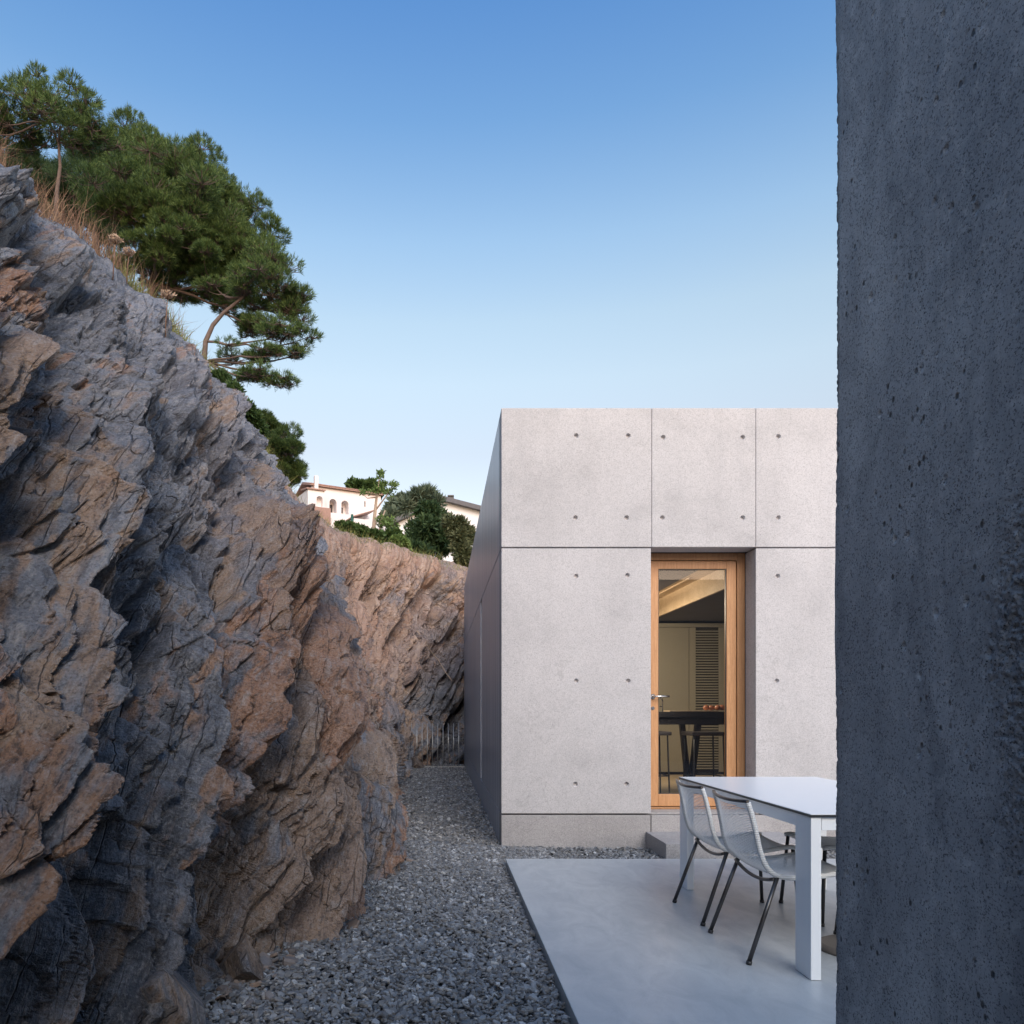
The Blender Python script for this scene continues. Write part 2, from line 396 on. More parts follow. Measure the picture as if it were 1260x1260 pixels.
# ------------------------------------------------------------------ numpy noise
def _h(ix, iy, iz, seed):
    h = (ix.astype(np.int64)*374761393 + iy.astype(np.int64)*668265263 + iz.astype(np.int64)*2147483647 + seed*1274126177) & 0xFFFFFFFF
    h = ((h ^ (h >> 13)) * 1274126177) & 0xFFFFFFFF
    h = ((h ^ (h >> 16)) * 2246822519) & 0xFFFFFFFF
    h = (h ^ (h >> 15))
    return (h & 0xFFFFFF) / float(0xFFFFFF)
def vnoise(P, seed=0):
    I = np.floor(P); f = P - I; f = f*f*(3-2*f); I = I.astype(np.int64); r = 0
    for dx in (0, 1):
        for dy in (0, 1):
            for dz in (0, 1):
                wgt = (f[:, 0] if dx else 1-f[:, 0])*(f[:, 1] if dy else 1-f[:, 1])*(f[:, 2] if dz else 1-f[:, 2])
                r = r + wgt*_h(I[:, 0]+dx, I[:, 1]+dy, I[:, 2]+dz, seed)
    return r*2-1
def fbm(P, oct=4, seed=0, gain=.5):
    a, r, t = 1, 0, 0
    for i in range(oct):
        r = r + a*vnoise(P*2**i + 17.3*i, seed+i); t += a; a *= gain
    return r/t
def cells(P, seed, jit=.42):
    """returns hash of the nearest cell, offset from its centre, distance gap to the second nearest"""
    B = np.floor(P - .5).astype(np.int64); n = len(P)
    best = np.full(n, 1e9); second = np.full(n, 1e9); hid = np.zeros(n); off = np.zeros((n, 3)); tl = np.zeros((n, 3))
    for dx in (0, 1):
        for dy in (0, 1):
            for dz in (0, 1):
                ix, iy, iz = B[:, 0]+dx, B[:, 1]+dy, B[:, 2]+dz
                j = np.stack([_h(ix, iy, iz, seed+k) for k in (1, 2, 3)], 1)
                c = np.stack([ix, iy, iz], 1) + .5 + (j-.5)*2*jit
                d = P - c; dd = (d*d).sum(1)
                m = dd < best
                second = np.where(m, best, np.minimum(second, dd))
                best = np.where(m, dd, best); off[m] = d[m]
                hid[m] = _h(ix[m], iy[m], iz[m], seed+9)
    return hid, off, np.sqrt(second)-np.sqrt(best)

def slabs(P, seed, tilt, K, bias, jit=.33):
    """upper envelope of tilted, rounded blocks: continuous, with straight sharp creases. Returns height, id"""
    B = np.floor(P - .5).astype(np.int64); n = len(P); best = np.full(n, -1e9); hid = np.zeros(n)
    for dx in (0, 1):
        for dy in (0, 1):
            for dz in (0, 1):
                ix, iy, iz = B[:, 0]+dx, B[:, 1]+dy, B[:, 2]+dz
                h = _h(ix, iy, iz, seed+9); q = [_h(ix, iy, iz, seed+k) for k in (1, 2, 3)]
                d = [P[:, k] - (i_ + .5 + (q[k]-.5)*2*jit) for k, i_ in enumerate((ix, iy, iz))]
                t = [((h*7919) % 1)-.5, ((h*104729) % 1)-.5+bias, ((h*31337) % 1)-.5]
                v = h + tilt*(t[0]*d[0]+t[1]*d[1]+t[2]*d[2]) - K*(d[0]**2+d[1]**2+d[2]**2)
                v = v - 4.5*sum(np.maximum(np.abs(x)-.44, 0) for x in d)
                m = v > best; best = np.where(m, v, best); hid = np.where(m, h, hid)
    return best-.55, hid
# ------------------------------------------------------------------ ground, gravel, terrace
def sheet(name, x0, x1, y0, y1, z, mat, kind='structure'):
    o = MB().box(x0, x1, y0, y1, z-.4, z).build(name, mat); tag(o, kind=kind); return o
GZ = -.06
sheet('ground', -30, 60, -40, 120, GZ-.02, M['bed'])

# left cliff control net ---------------------------------------------------
K = [
 [(-1.6,-3,-.3),(-1.8,-3,1.2),(-2.2,-2.8,2.6),(-2.9,-2.6,4.2),(-3.8,-2.4,6.0)],
 [(-1.5,0,-.3),(-1.65,0,1.2),(-2.05,.2,2.6),(-2.8,.4,4.2),(-3.7,.8,6.0)],
 [(-1.22,1.8,-.3),(-1.38,1.9,1.1),(-1.85,2.2,2.5),(-2.6,2.6,4.1),(-3.55,3.2,5.4)],
 [(-1.04,3.1,-.3),(-1.22,3.2,1.1),(-1.7,3.6,2.4),(-2.45,4.1,3.9),(-3.4,4.8,5.25)],
 [(-.78,4.06,-.3),(-.80,4.2,1.0),(-1.22,4.7,2.3),(-2.1,5.5,3.8),(-3.4,6.0,5.28)],
 [(-.66,4.5,-.3),(-.60,4.7,1.0),(-.95,5.2,2.2),(-1.95,6.5,3.8),(-3.25,7.1,5.5)],
 [(-.74,5.3,-.3),(-.84,5.5,1.0),(-1.15,6.3,2.4),(-1.98,7.6,3.9),(-3.05,8.4,5.45)],
 [(-.50,6.15,-.3),(-.66,6.3,1.0),(-1.33,7.4,2.4),(-2.08,8.8,3.85),(-2.85,9.8,5.40)],
 [(-.85,7.6,-.3),(-1.05,7.9,1.0),(-1.55,9,2.4),(-2.12,10.2,3.8),(-2.75,11.3,5.25)],
 [(-.66,9.6,-.3),(-.85,9.9,1.1),(-1.65,11,2.4),(-2.2,12.2,3.8),(-2.7,13,5.1)],
 [(-.8,12.5,-.3),(-1.0,12.7,1.1),(-1.6,13.5,2.3),(-2.1,14.3,3.6),(-2.5,15,5.05)],
 [(-.85,15,-.3),(-1.1,15.2,1.1),(-1.5,15.8,2.3),(-1.75,16.3,3.6),(-1.9,16.8,5.0)],
 [(-.5,16.9,-.3),(-.55,17.1,1.1),(-.6,17.4,2.3),(-.6,17.8,3.5),(-.6,18.2,4.9)],
 [(.8,17.5,-.3),(.8,17.8,1.1),(.8,18.1,2.3),(.8,18.5,3.5),(.8,18.9,4.6)],
 [(4,18.0,-.3),(4,18.2,1.1),(4,18.5,2.3),(4,18.9,3.5),(4,19.4,4.4)],
]
OUT = [(-1,.1)]*4 + [(-1,.2),(-1,.3),(-.95,.35),(-.95,.4),(-.9,.5),(-.85,.6),(-.7,.8),(-.4,.9),(0,1),(0,1),(0,1)]
SLOPE = [.42,.42,.42,.42,.42,.40,.38,.36,.30,.26,.22,.2,.18,.17,.17]
net = np.array(K, float)
ext = []
for k, (ox, oy) in enumerate(OUT):
    rr = net[k, 4]; ext.append([rr[0]+ox*1.6, rr[1]+oy*1.6, rr[2]+SLOPE[k]*1.6-.05])
net = np.concatenate([net, np.array(ext)[:, None]], 1)     # 15 x 6 x 3
def cr(A, x):
    """Catmull-Rom along axis 0 at float positions x"""
    n = len(A); i = np.clip(np.floor(x).astype(int), 0, n-2); f = (x-i).reshape(-1, *([1]*(A.ndim-1)))
    p0, p1, p2, p3 = A[np.maximum(i-1, 0)], A[i], A[i+1], A[np.minimum(i+2, n-1)]
    return .5*((2*p1) + (p2-p0)*f + (2*p0-5*p1+4*p2-p3)*f**2 + (3*p1-p0-3*p2+p3)*f**3)
cnt = [12, 60, 230, 170, 90, 90, 100, 100, 80, 65, 75, 95, 95, 20]
sx = np.concatenate([np.linspace(k, k+1, c, endpoint=False) for k, c in enumerate(cnt)] + [[14.0]])
tx = np.concatenate([np.linspace(0, 4, 600, endpoint=False), np.linspace(4, 5, 70)])
A = cr(net, sx)                                     # ns x 6 x 3
G = cr(np.swapaxes(A, 0, 1), tx)                    # nt x ns x 3
G = np.swapaxes(G, 0, 1)                            # ns x nt x 3
ns, ntt = G.shape[:2]
ds = np.gradient(G, axis=0); dt = np.gradient(G, axis=1)
NRM = np.cross(ds, dt); NRM /= np.linalg.norm(NRM, axis=2, keepdims=True)
if NRM[200, 200, 0] < 0: NRM = -NRM
P = G.reshape(-1, 3); Nn = NRM.reshape(-1, 3)
L1 = np.array([.0, .66, .75]); L1 /= np.linalg.norm(L1)
n_ = np.array([.34, .56, -.49]); n_ /= np.linalg.norm(n_); n_ -= L1*n_.dot(L1); n_ /= np.linalg.norm(n_)
cc = np.cross(n_, L1)
FR = np.stack([L1, n_, cc], 1)
Wp = np.stack([fbm(P*.28, 2, 5+k) for k in range(3)], 1)*.26
Bd = (P + Wp) @ FR                                  # bedding frame: a long, b across the beds, c
vwarp = np.stack([fbm(P*9, 2, 45+k) for k in range(3)], 1)*.004
Bd2 = Bd + vwarp @ FR
Sv = np.repeat(sx, ntt); Tv = np.tile(tx, ns)
depth = P[:, 1]
farness = np.clip((Sv-9.5)/2.0, 0, 1)
big = 1 + .7*farness
fk = np.clip((Sv-9.5)/2, 0, 1)
m2 = np.clip(fbm(P*.7, 2, 61)*2.5+.95, .35, 1); m3 = np.clip(fbm(P*1.1, 2, 62)*3.2+.75, .25, 1.1); m4 = np.clip(fbm(P*1.9, 2, 63)*3+.75, .25, 1.2)
e1, h1 = slabs(Bd2/np.array([2.7, .44, 1.1]), 100, 2.0, .12, .6)
e2, h2 = slabs(Bd2/np.array([1.25, .17, .48]) + 3.1, 200, 2.0, .15, .5)
e3, h3 = slabs(Bd2/np.array([.55, .075, .21]) + 7.7, 300, 2.0, .2, .4)
e4, h4 = slabs(Bd2/np.array([.17, .036, .08]) + 1.7, 400, 2.0, .2, .3)
RB = np.array([[.6, .8, 0], [-.8, .6, 0], [0, 0, 1]])
e5, h5 = slabs((Bd2 @ RB)/np.array([.50, .26, .36]) + 5.7, 500, 2.4, .15, .2)
c2, _, gg2 = cells(Bd2/np.array([.95, .18, .40]) + 13.1, 700, .48)
c3, _, gg3 = cells((Bd2 @ RB)/np.array([.26, .09, .16]) + 9.1, 720, .48)
c4, _, gg4 = cells(Bd2/np.array([.10, .05, .07]) + 2.1, 740, .48)
disp = .26*(1+.4*fk)*e1 + .15*m2*e2 + .13*(1-m2)*e5 + .075*m3*e3 + .030*m4*e4
disp += .065*(c2-.5) + m3*.034*(c3-.5) + m4*.016*(c4-.5)
disp -= .06*np.clip(1-gg2/.06, 0, 1)*(c2 > .35) + .024*np.clip(1-gg3/.08, 0, 1)*(c3 > .45) + .04*(c3 > .93)
disp += fbm(P*.55, 3, 70)*.13 + .003*fbm(P*11, 2, 98) + .0035*fbm(P*38, 3, 99, .6)
edge_f = np.clip((4.0-Tv)/.9, .18, 1)
disp = (disp-disp.mean()-.045)*edge_f
# deep gashes along the beds, where whole slabs have fallen out
def proj(Q): return VX + F*Q[:, 0]/np.maximum(Q[:, 1], .1), VY - F*(Q[:, 2]-EYE)/np.maximum(Q[:, 1], .1)
uu, vv = proj(P)
gash = np.zeros(len(P))
for (gu, gv, la, lb, dp) in ((190, 705, .50, .055, .5), (203, 800, .45, .05, .4), (105, 1150, .55, .10, .6), (148, 1035, .13, .07, .3), (165, 1075, .20, .035, .3), (10, 640, .4, .06, .35), (75, 730, .2, .05, .25), (262, 980, .4, .02, .2), (350, 760, .35, .035, .25), (430, 900, .35, .06, .3), (300, 700, .5, .04, .2), (470, 820, .7, .05, .3), (540, 850, .8, .09, .35)):
    k = np.argmin((uu-gu)**2 + (vv-gv)**2 + np.where(depth < .5, 1e9, 0)); ctr = Bd2[k]
    d = (Bd2-ctr); wob = 1+.30*vnoise(P*5, 7)+.25*(c3-.5)
    e = np.sqrt((d[:, 0]/la)**2 + (d[:, 1]/lb)**2 + (d[:, 2]/(la*1.0))**2)*wob
    gash = np.maximum(gash, dp*.7*np.clip((1-e)*2.2, 0, 1))
disp -= gash
V = P + Nn*disp[:, None]
# hollow shear so that ledges overhang a little
V += Nn*(.006*fbm(V*14, 3, 610, .6) + .004*fbm(V*40, 2, 611))[:, None] + np.stack([fbm(V*9, 2, 620+k) for k in range(3)], 1)*.012
V[:, 2] -= .18*np.clip(disp, -.3, .3)*np.clip(3.8-Tv, 0, 1)
idx = np.arange(ns*ntt).reshape(ns, ntt)
Fq = np.stack([idx[:-1, :-1], idx[1:, :-1], idx[1:, 1:], idx[:-1, 1:]], -1).reshape(-1, 4)
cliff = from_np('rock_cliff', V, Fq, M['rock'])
tag(cliff, 'tall fractured grey and rust brown rock face rising left of the gravel path and closing it at the far end', 'cliff', kind='structure')
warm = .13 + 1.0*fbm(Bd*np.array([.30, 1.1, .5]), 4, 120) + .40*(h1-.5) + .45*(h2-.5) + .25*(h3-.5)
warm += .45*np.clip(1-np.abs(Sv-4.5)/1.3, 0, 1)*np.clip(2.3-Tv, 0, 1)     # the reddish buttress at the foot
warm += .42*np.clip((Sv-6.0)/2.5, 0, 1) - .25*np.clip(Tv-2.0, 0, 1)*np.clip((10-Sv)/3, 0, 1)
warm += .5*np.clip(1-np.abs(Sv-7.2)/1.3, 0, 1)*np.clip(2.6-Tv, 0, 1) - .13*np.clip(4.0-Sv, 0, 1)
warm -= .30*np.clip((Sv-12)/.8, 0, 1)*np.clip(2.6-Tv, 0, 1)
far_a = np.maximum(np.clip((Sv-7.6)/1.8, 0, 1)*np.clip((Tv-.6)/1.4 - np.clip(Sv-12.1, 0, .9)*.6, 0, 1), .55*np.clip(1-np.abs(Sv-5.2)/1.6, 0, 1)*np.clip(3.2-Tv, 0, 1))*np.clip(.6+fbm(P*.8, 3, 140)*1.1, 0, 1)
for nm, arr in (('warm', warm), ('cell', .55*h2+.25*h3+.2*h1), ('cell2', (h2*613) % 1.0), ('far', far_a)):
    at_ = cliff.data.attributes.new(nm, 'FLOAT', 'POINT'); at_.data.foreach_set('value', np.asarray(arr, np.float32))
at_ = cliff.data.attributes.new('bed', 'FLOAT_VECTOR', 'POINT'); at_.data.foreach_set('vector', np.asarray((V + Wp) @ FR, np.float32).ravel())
VG = V.reshape(ns, ntt, 3); U2, V2 = proj(V)
def on_rock(u, v, ymin=.5, off=.0):
    """the visible point of the rock nearest to a pixel"""
    d = (U2-u)**2 + (V2-v)**2; c = np.argsort(d)[:12]; c = c[V[c, 1] > ymin]
    k = c[np.argmin(V[c, 1])]; return Vector(V[k] + Nn[k]*off)

# hillside behind the rim
rim = cr(net[:, 4], np.linspace(0, 14, 120)); outd = cr(np.array([(a, b_, 0) for a, b_ in OUT], float), np.linspace(0, 14, 120)); sl = cr(np.array(SLOPE)[:, None], np.linspace(0, 14, 120))[:, 0]
dist = np.concatenate([np.linspace(.7, 12, 40), np.geomspace(13, 160, 30)])
H = rim[:, None, :] + outd[:, None, :]*dist[None, :, None]
H[:, :, 2] = rim[:, 2][:, None] + sl[:, None]*dist[None, :] - .18
hn = fbm(H.reshape(-1, 3)*.5, 4, 300).reshape(H.shape[:2])
H[:, :, 2] += hn*np.clip(dist/10, .08, 1.2)[None, :]
far_hill = H[:, :, 1] > 1e9
ih = np.arange(120*70).reshape(120, 70)
hill = from_np('hillside', H.reshape(-1, 3), np.stack([ih[:-1, :-1], ih[1:, :-1], ih[1:, 1:], ih[:-1, 1:]], -1).reshape(-1, 4), M['soil'], smooth=True)
tag(hill, kind='structure')
def hill_z(x, y):
    d = (H[:, :, 0]-x)**2 + (H[:, :, 1]-y)**2; k = np.unravel_index(np.argmin(d), d.shape); return float(H[k][2])

# terrace slab and gravel
ter = MB().box(.537, 9, -4, 6.16, -.5, 0, .004).build('terrace', M['terrace']); tag(ter, kind='structure')
def base_x(y):
    ys = net[:13, 0, 1]; xs = net[:13, 0, 0]; return np.interp(y, ys, xs)
def chips(n, xf, y0, y1, smin, smax, law=1.0):
    y = y0 + (y1-y0)*RNG.random(n)**law; lo, hi = xf(y); x = lo + (hi-lo)*RNG.random(n)
    k = 6; ang = (np.arange(k)/k*2*np.pi)[None, :] + RNG.random((n, 1))*6.28 + (RNG.random((n, k))-.5)*.7
    r = (smin + (smax-smin)*RNG.random(n)**2.2)[:, None]*(.75+.5*RNG.random((n, k)))
    el_ = .5+.5*RNG.random((n, 1)); px = r*np.cos(ang); py = r*np.sin(ang)*el_
    rot = RNG.random((n, 1))*6.28; px, py = px*np.cos(rot)-py*np.sin(rot), px*np.sin(rot)+py*np.cos(rot)
    th = r.mean(1, keepdims=True)*(.22+.35*RNG.random((n, 1)))
    tx_, ty_ = RNG.normal(0, .33, (n, 1)), RNG.normal(0, .33, (n, 1))
    z0 = (GZ - .006 + RNG.random(n)*.022)[:, None]
    pz = px*tx_ + py*ty_
    top = np.stack([x[:, None]+px*.82, y[:, None]+py*.82, z0+pz*.82+th], -1); bot = np.stack([x[:, None]+px, y[:, None]+py, z0+pz-th*.4], -1)
    mid = np.stack([x[:, None]+px, y[:, None]+py, z0+pz+th*.45], -1)
    Vc = np.concatenate([top, mid, bot], 1).reshape(-1, 3)
    i = np.arange(k); j = (i+1) % k
    q1 = np.stack([i, j, j+k, i+k], 1); q2 = q1+k
    capq = np.array([[0, 1, 2, 3], [0, 3, 4, 5]])[:, ::-1]
    fq = np.concatenate([q1[:, ::-1], q2[:, ::-1], capq[:, ::-1]])
    Fc = (np.arange(n)[:, None, None]*(3*k) + fq[None]).reshape(-1, 4)
    return Vc, Fc
def corridor(y): return base_x(y)-.35, np.where(y < 6.16, .53, np.where(y < 6.96, 3.0, .56))
parts = [chips(34000, corridor, 1.6, 6.2, .008, .022), chips(9000, lambda y: (base_x(y)-.3, y*0+.95), 6.1, 6.95, .010, .024), chips(5200, lambda y: (y*0+.8, y*0+4.4), 6.17, 6.94, .010, .024),
         chips(26000, lambda y: (base_x(y)-.3, y*0+.56), 6.95, 17.2, .011, .028, 1.25)]
o_ = 0; VV = []; FF = []
for a, b_ in parts: VV.append(a); FF.append(b_+o_); o_ += len(a)
gv = from_np('gravel', np.concatenate(VV), np.concatenate(FF), M['chips'])
tag(gv, 'grey blue slate chippings covering the path between rock face and terrace', 'gravel', kind='stuff')

a_, b_ = chips(900, lambda y: (base_x(y)-.05, base_x(y)+.05+.28*RNG.random(900)**2), 2.6, 14, .012, .05)
db = from_np('rock_debris', a_, b_, M['debris']); tag(db, 'rusty and grey rock crumbs fallen along the foot of the cliff', 'debris', kind='stuff')
# loose slabs and boulders at the foot of the rock
def boulder(name, loc, size, rot, seed, label, grp=None):
    r = random.Random(seed); bm = bmesh.new(); bmesh.ops.create_icosphere(bm, subdivisions=5, radius=1)
    me = bpy.data.meshes.new(name); Q = np.array([v.co[:] for v in bm.verts])
    for _ in range(15):                                   # planes shave the ball into a fractured block
        n = np.array([r.gauss(0, 1) for _ in range(3)]); n /= np.linalg.norm(n); h = r.uniform(.42, .78)
        d = Q @ n; Q = Q - np.where(d > h, (d-h), 0)[:, None]*n
    Q = Q*(1 + .05*fbm(Q*2.2+seed, 3, seed)[:, None] + .02*fbm(Q*8+seed, 2, seed)[:, None])*np.array(size)
    for v, q in zip(bm.verts, Q): v.co = q
    bm.to_mesh(me); bm.free(); me.materials.append(M['rock'])
    for nm, val in (('warm', r.uniform(.2, .8)), ('cell', r.random()*.6), ('cell2', r.random()), ('far', 0)):
        a = me.attributes.new(nm, 'FLOAT', 'POINT'); a.data.foreach_set('value', np.full(len(me.vertices), val, np.float32))
    a = me.attributes.new('bed', 'FLOAT_VECTOR', 'POINT'); a.data.foreach_set('vector', (np.array(Q) @ FR).astype(np.float32).ravel())
    o = bpy.data.objects.new(name, me); C.objects.link(o); o.location = loc; o.rotation_euler = rot
    tag(o, label, 'boulder', grp); return o
boulder('boulder', (-1.03, 2.9, .05), (.20, .34, .34), (.5, -.35, .3), 3, 'dark smooth slab of rock leaning at the near foot of the cliff')
boulder('boulder', (-.60, 6.35, .0), (.20, .34, .18), (.2, .1, .4), 5, 'grey rock block half sunk in gravel beside the dark recess of the cliff')
boulder('boulder', (-.55, 16.3, .02), (.30, .34, .30), (.4, .5, .2), 8, 'brown rock wedge lying against the far cliff left of the railing')
boulder('boulder', (-.93, 3.6, .0), (.15, .22, .14), (.1, .3, .9), 12, 'small rusty rock lump on the gravel at the reddish buttress')

# ------------------------------------------------------------------ concrete house
FY = 6.96
bld = empty('concrete_house', (.57, FY, GZ), 'flat roofed pale concrete house with tie holes and an oak glazed door', 'house')
BI = Matrix.Translation((-.57, -FY, -GZ))
def inh(o): o.matrix_parent_inverse = BI; return o
def ph(mb, name, mat): return inh(mb.build(name, mat, bld))
holes = [at(u, v, FY) for u, v in ((709,536),(773,536),(816,538),(914,538),(958,537),(708,637),(771,637),(815,637),(914,637),(958,637),(709,709),(772,708),(957,709),(709,838),(773,838),(956,838),(708,965),(771,965),(957,965))]
holes += [Vector((x, FY, z)) for x in (3.95, 4.6, 5.5, 6.3) for z in (3.7, 2.95, 2.42, 1.46, .52)]
def panel(x0, x1, z0, z1, mat='concrete', name='wall_panel', hl=True, y1=7.20):
    o = ph(MB().box(x0, x1, FY, y1, z0, z1, .006), name, M[mat])
    hs = [h for h in holes if x0+.03 < h.x < x1-.03 and z0+.03 < h.z < z1-.03] if hl else []
    if hs:
        cmb = MB()
        for h in hs:
            cmb.tube([(h.x, FY-.02, h.z), (h.x, FY-.001, h.z), (h.x, FY+.006, h.z), (h.x, FY+.03, h.z)], [.026, .0255, .0185, .0175], 20)
        cut(o, cmb); o.matrix_parent_inverse = BI
    return o
ZJ, ZP, ZT = 2.677, .247, 3.95
for x0, x1 in ((.57, 1.9385), (1.9415, 2.8865), (2.8895, 4.9), (4.903, 8)): panel(x0, x1, ZJ+.0055, ZT)
for x0, x1 in ((.57, 1.933), (2.888, 4.9), (4.906, 8)): panel(x0, x1, ZP+.007, ZJ-.0055)
for x0, x1 in ((.57, 1.930), (1.936, 8)): panel(x0, x1, -.5, ZP-.007, 'plinth', 'plinth', False)
# plugs that close the tie holes
# side wall, with its grooves and the narrow recessed window
def side(y0, y1, z0, z1, nm='side_panel'): return ph(MB().box(.57, .80, y0, y1, z0, z1, .003), nm, M['side'])
side(7.203, 17.2, ZJ+.006, ZT); side(7.203, 10.12, ZP+.006, ZJ-.006); side(10.50, 17.2, ZP+.006, ZJ-.006); side(7.203, 17.2, -.5, ZP-.006, 'side_plinth')
ph(MB().box(.70, .79, 10.12, 10.50, ZP, ZJ), 'slot_window', M['opening'])
# inner skin and roof
core = MB().box(.80, 1.933, 7.2, 7.32, -.4, 3.9).box(2.888, 8, 7.2, 7.32, -.4, 3.9).box(1.933, 2.888, 7.2, 7.32, ZJ, 3.9).box(1.933, 2.888, 7.2, 7.32, -.4, ZP-.01)
core.box(.8, .9, 7.32, 17.0, -.4, 3.9).box(7.9, 8, 7.32, 17, -.4, 3.9).box(.9, 7.9, 16.9, 17, -.4, 3.9)
ph(core, 'inner_skin', M['dark_core'])
ph(MB().box(.75, 7.95, 7.15, 17.1, 3.90, 3.935), 'roof', M['plinth'])
ph(MB().box(.9, 7.9, 7.32, 16.9, .10, .26), 'interior_floor', M['int_floor'])
ph(MB().box(.9, 2.79, 7.33, 12, 2.70, 3.2), 'ceiling', M['int_dark'])  # dark material here and on the dropped ceiling paints in their shade
ph(MB().box(2.79, 3.02, 7.33, 12, 2.705, 3.2).box(2.85, 2.87, 8.7, 9.9, 2.690, 2.704), 'ceiling_strip', M['ply'])
ph(MB().box(3.0, 3.03, 7.33, 11.6, 2.471, 2.703), 'beam_face', M['ply'])  # pale ply on strip and beam paints in the lamplight
ph(MB().box(3.031, 5, 7.33, 12, 2.47, 3.2), 'dropped_ceiling', M['int_dark'])
ph(MB().box(.9, 5, 11.6, 11.75, .26, 3.3).box(4.9, 5, 7.33, 11.6, .26, 3.2), 'interior_wall', M['int_dark'])
# step
st = MB().box(1.885, 3.1, 6.34, 6.957, -.3, .09, .006).build('doorstep', M['plinth']); tag(st, 'low cast concrete step in front of the glazed door', 'step')
# door
SY = 7.205
ph(MB().box(1.935, 1.972, SY, 7.30, .285, 2.61, .003).box(2.812, 2.886, SY-.003, 7.30, .285, 2.675, .003).box(1.935, 2.811, SY-.001, 7.30, 2.611, 2.675, .003).box(1.935, 2.886, SY-.02, 7.30, .249, .283, .004), 'door_frame', M['wood_dark'])
ph(MB().box(1.90, 2.92, 6.975, SY-.025, ZP-.002, ZP+.018), 'door_sill', M['plinth'])
door = ph(MB().box(1.975, 2.074, SY+.012, 7.275, .289, 2.605, .003).box(2.719, 2.808, SY+.012, 7.275, .289, 2.605, .003).box(2.0745, 2.7185, SY+.013, 7.274, 2.531, 2.604, .003).box(2.0745, 2.7185, SY+.013, 7.274, .290, .404, .003), 'door', M['wood'])
def pd(mb, name, mat):
    o = mb.build(name, mat, door); return o
pd(MB().box(2.07, 2.722, SY+.036, SY+.042, .40, 2.535), 'glass', M['glass'])
pd(MB().box(2.0742, 2.080, SY+.020, SY+.034, .405, 2.53).box(2.712, 2.7192, SY+.020, SY+.034, .405, 2.53).box(2.0802, 2.7118, SY+.020, SY+.034, .405, .411).box(2.0802, 2.7118, SY+.020, SY+.034, 2.524, 2.53), 'glazing_gasket', M['edge'])
hz = 1.325
pd(MB().tube([(2.02, SY+.012, hz), (2.02, SY-.045, hz), (2.03, SY-.052, hz), (2.16, SY-.052, hz)], .0085, 12).tube([(2.02, SY+.012, hz), (2.02, SY+.003, hz)], .024, 20), 'handle', M['steel'])
pd(MB().tube([(2.02, SY+.012, hz-.11), (2.02, SY+.004, hz-.11)], .017, 20), 'keyhole', M['steel'])

# kitchen seen through the glass
cab = empty('kitchen_cabinet', (2.6, 11.2, .26), 'tall olive cabinet wall with a louvred panel inside the house', 'cabinet')
CI = Matrix.Translation((-2.6, -11.2, -.26))
def pc(mb, n, m): o = mb.build(n, m, cab); o.matrix_parent_inverse = CI; return o
Yc = 11.0
uX = lambda u, Y: (u-VX)*Y/F
pc(MB().box(2.0, 5, Yc+.04, Yc+.5, .26, 2.44), 'carcass', M['cabinet_gap'])
pc(MB().box(2.02, uX(847.6, Yc), Yc, Yc+.03, .30, 2.38, .002).box(2.0, 5, Yc-.004, Yc+.03, 2.385, 2.44, .002), 'door_panel', M['cabinet'])
lo = MB().box(uX(848.2, Yc), uX(856, Yc), Yc, Yc+.03, .30, 2.38).box(uX(885, Yc), uX(893, Yc), Yc, Yc+.03, .30, 2.38)
z = .34
while z < 2.35:
    lo.quadprism((uX(856, Yc)+.001, Yc+.002, z), (uX(885, Yc)-.001, Yc+.002, z), (uX(885, Yc)-.001, Yc+.03, z+.005), (uX(856, Yc)+.001, Yc+.03, z+.005), (0, 0, .017)); z += .038
pc(lo, 'louvred_panel', M['cabinet'])
pc(MB().box(uX(893.5, Yc), 5, Yc, Yc+.03, .30, 2.38, .002), 'door_panel', M['cabinet'])
isl = empty('kitchen_island', (2.6, 8.9, .26), 'dark timber island table on V shaped legs behind the glass', 'table')
II = Matrix.Translation((-2.6, -8.9, -.26))
def pi_(mb, n, m): o = mb.build(n, m, isl); o.matrix_parent_inverse = II; return o
pi_(MB().box(1.8, 4.2, 8.55, 9.35, 1.115, 1.175, .004), 'tabletop', M['black_wood'])
pi_(MB().box(1.85, 4.15, 8.62, 9.28, 1.03, 1.113), 'apron', M['black_wood'])
Yl = 8.75
def bar(mb, u0, v0, u1, v1, wpx, Y=Yl, t=.06):
    a, b_ = at(u0, v0, Y), at(u1, v1, Y); h = wpx*Y/F/2
    mb.quadprism((a.x-h, Y, a.z), (b_.x-h, Y, b_.z), (b_.x+h, Y, b_.z), (a.x+h, Y, a.z), (0, t, 0)); return mb
pi_(bar(MB(), 840, 889, 848, 970, 6), 'leg', M['black_wood']); pi_(bar(MB(), 860, 889, 850.5, 970, 7, 8.68), 'leg', M['black_wood'])
pi_(bar(bar(MB(), 940, 889, 948, 970, 6), 960, 889, 951, 970, 6, 8.68), 'leg', M['black_wood'])
def stool(x, y, label):
    s_ = empty('bar_stool', (x, y, .26), label, 'stool', 'bar stools at the kitchen island')
    MB().box(-.19, .19, -.19, .19, .66, .70, .01).build('seat', M['black_wood'], s_)
    for sx_ in (-.17, .17):
        for sy_ in (-.17, .17): MB().tube([(sx_, sy_, 0), (sx_*.9, sy_*.9, .66)], .009, 8).build('leg', M['black_metal'], s_)
    MB().tube([(-.165, -.165, .22), (.165, -.165, .22), (.165, .165, .22), (-.165, .165, .22), (-.165, -.165, .22)], .007, 6).build('footrest', M['black_metal'], s_)
    return s_
stool(2.88, 8.3, 'thin legged dark bar stool behind the right part of the door glass')
stool(2.33, 8.45, 'thin legged dark bar stool behind the left part of the door glass')
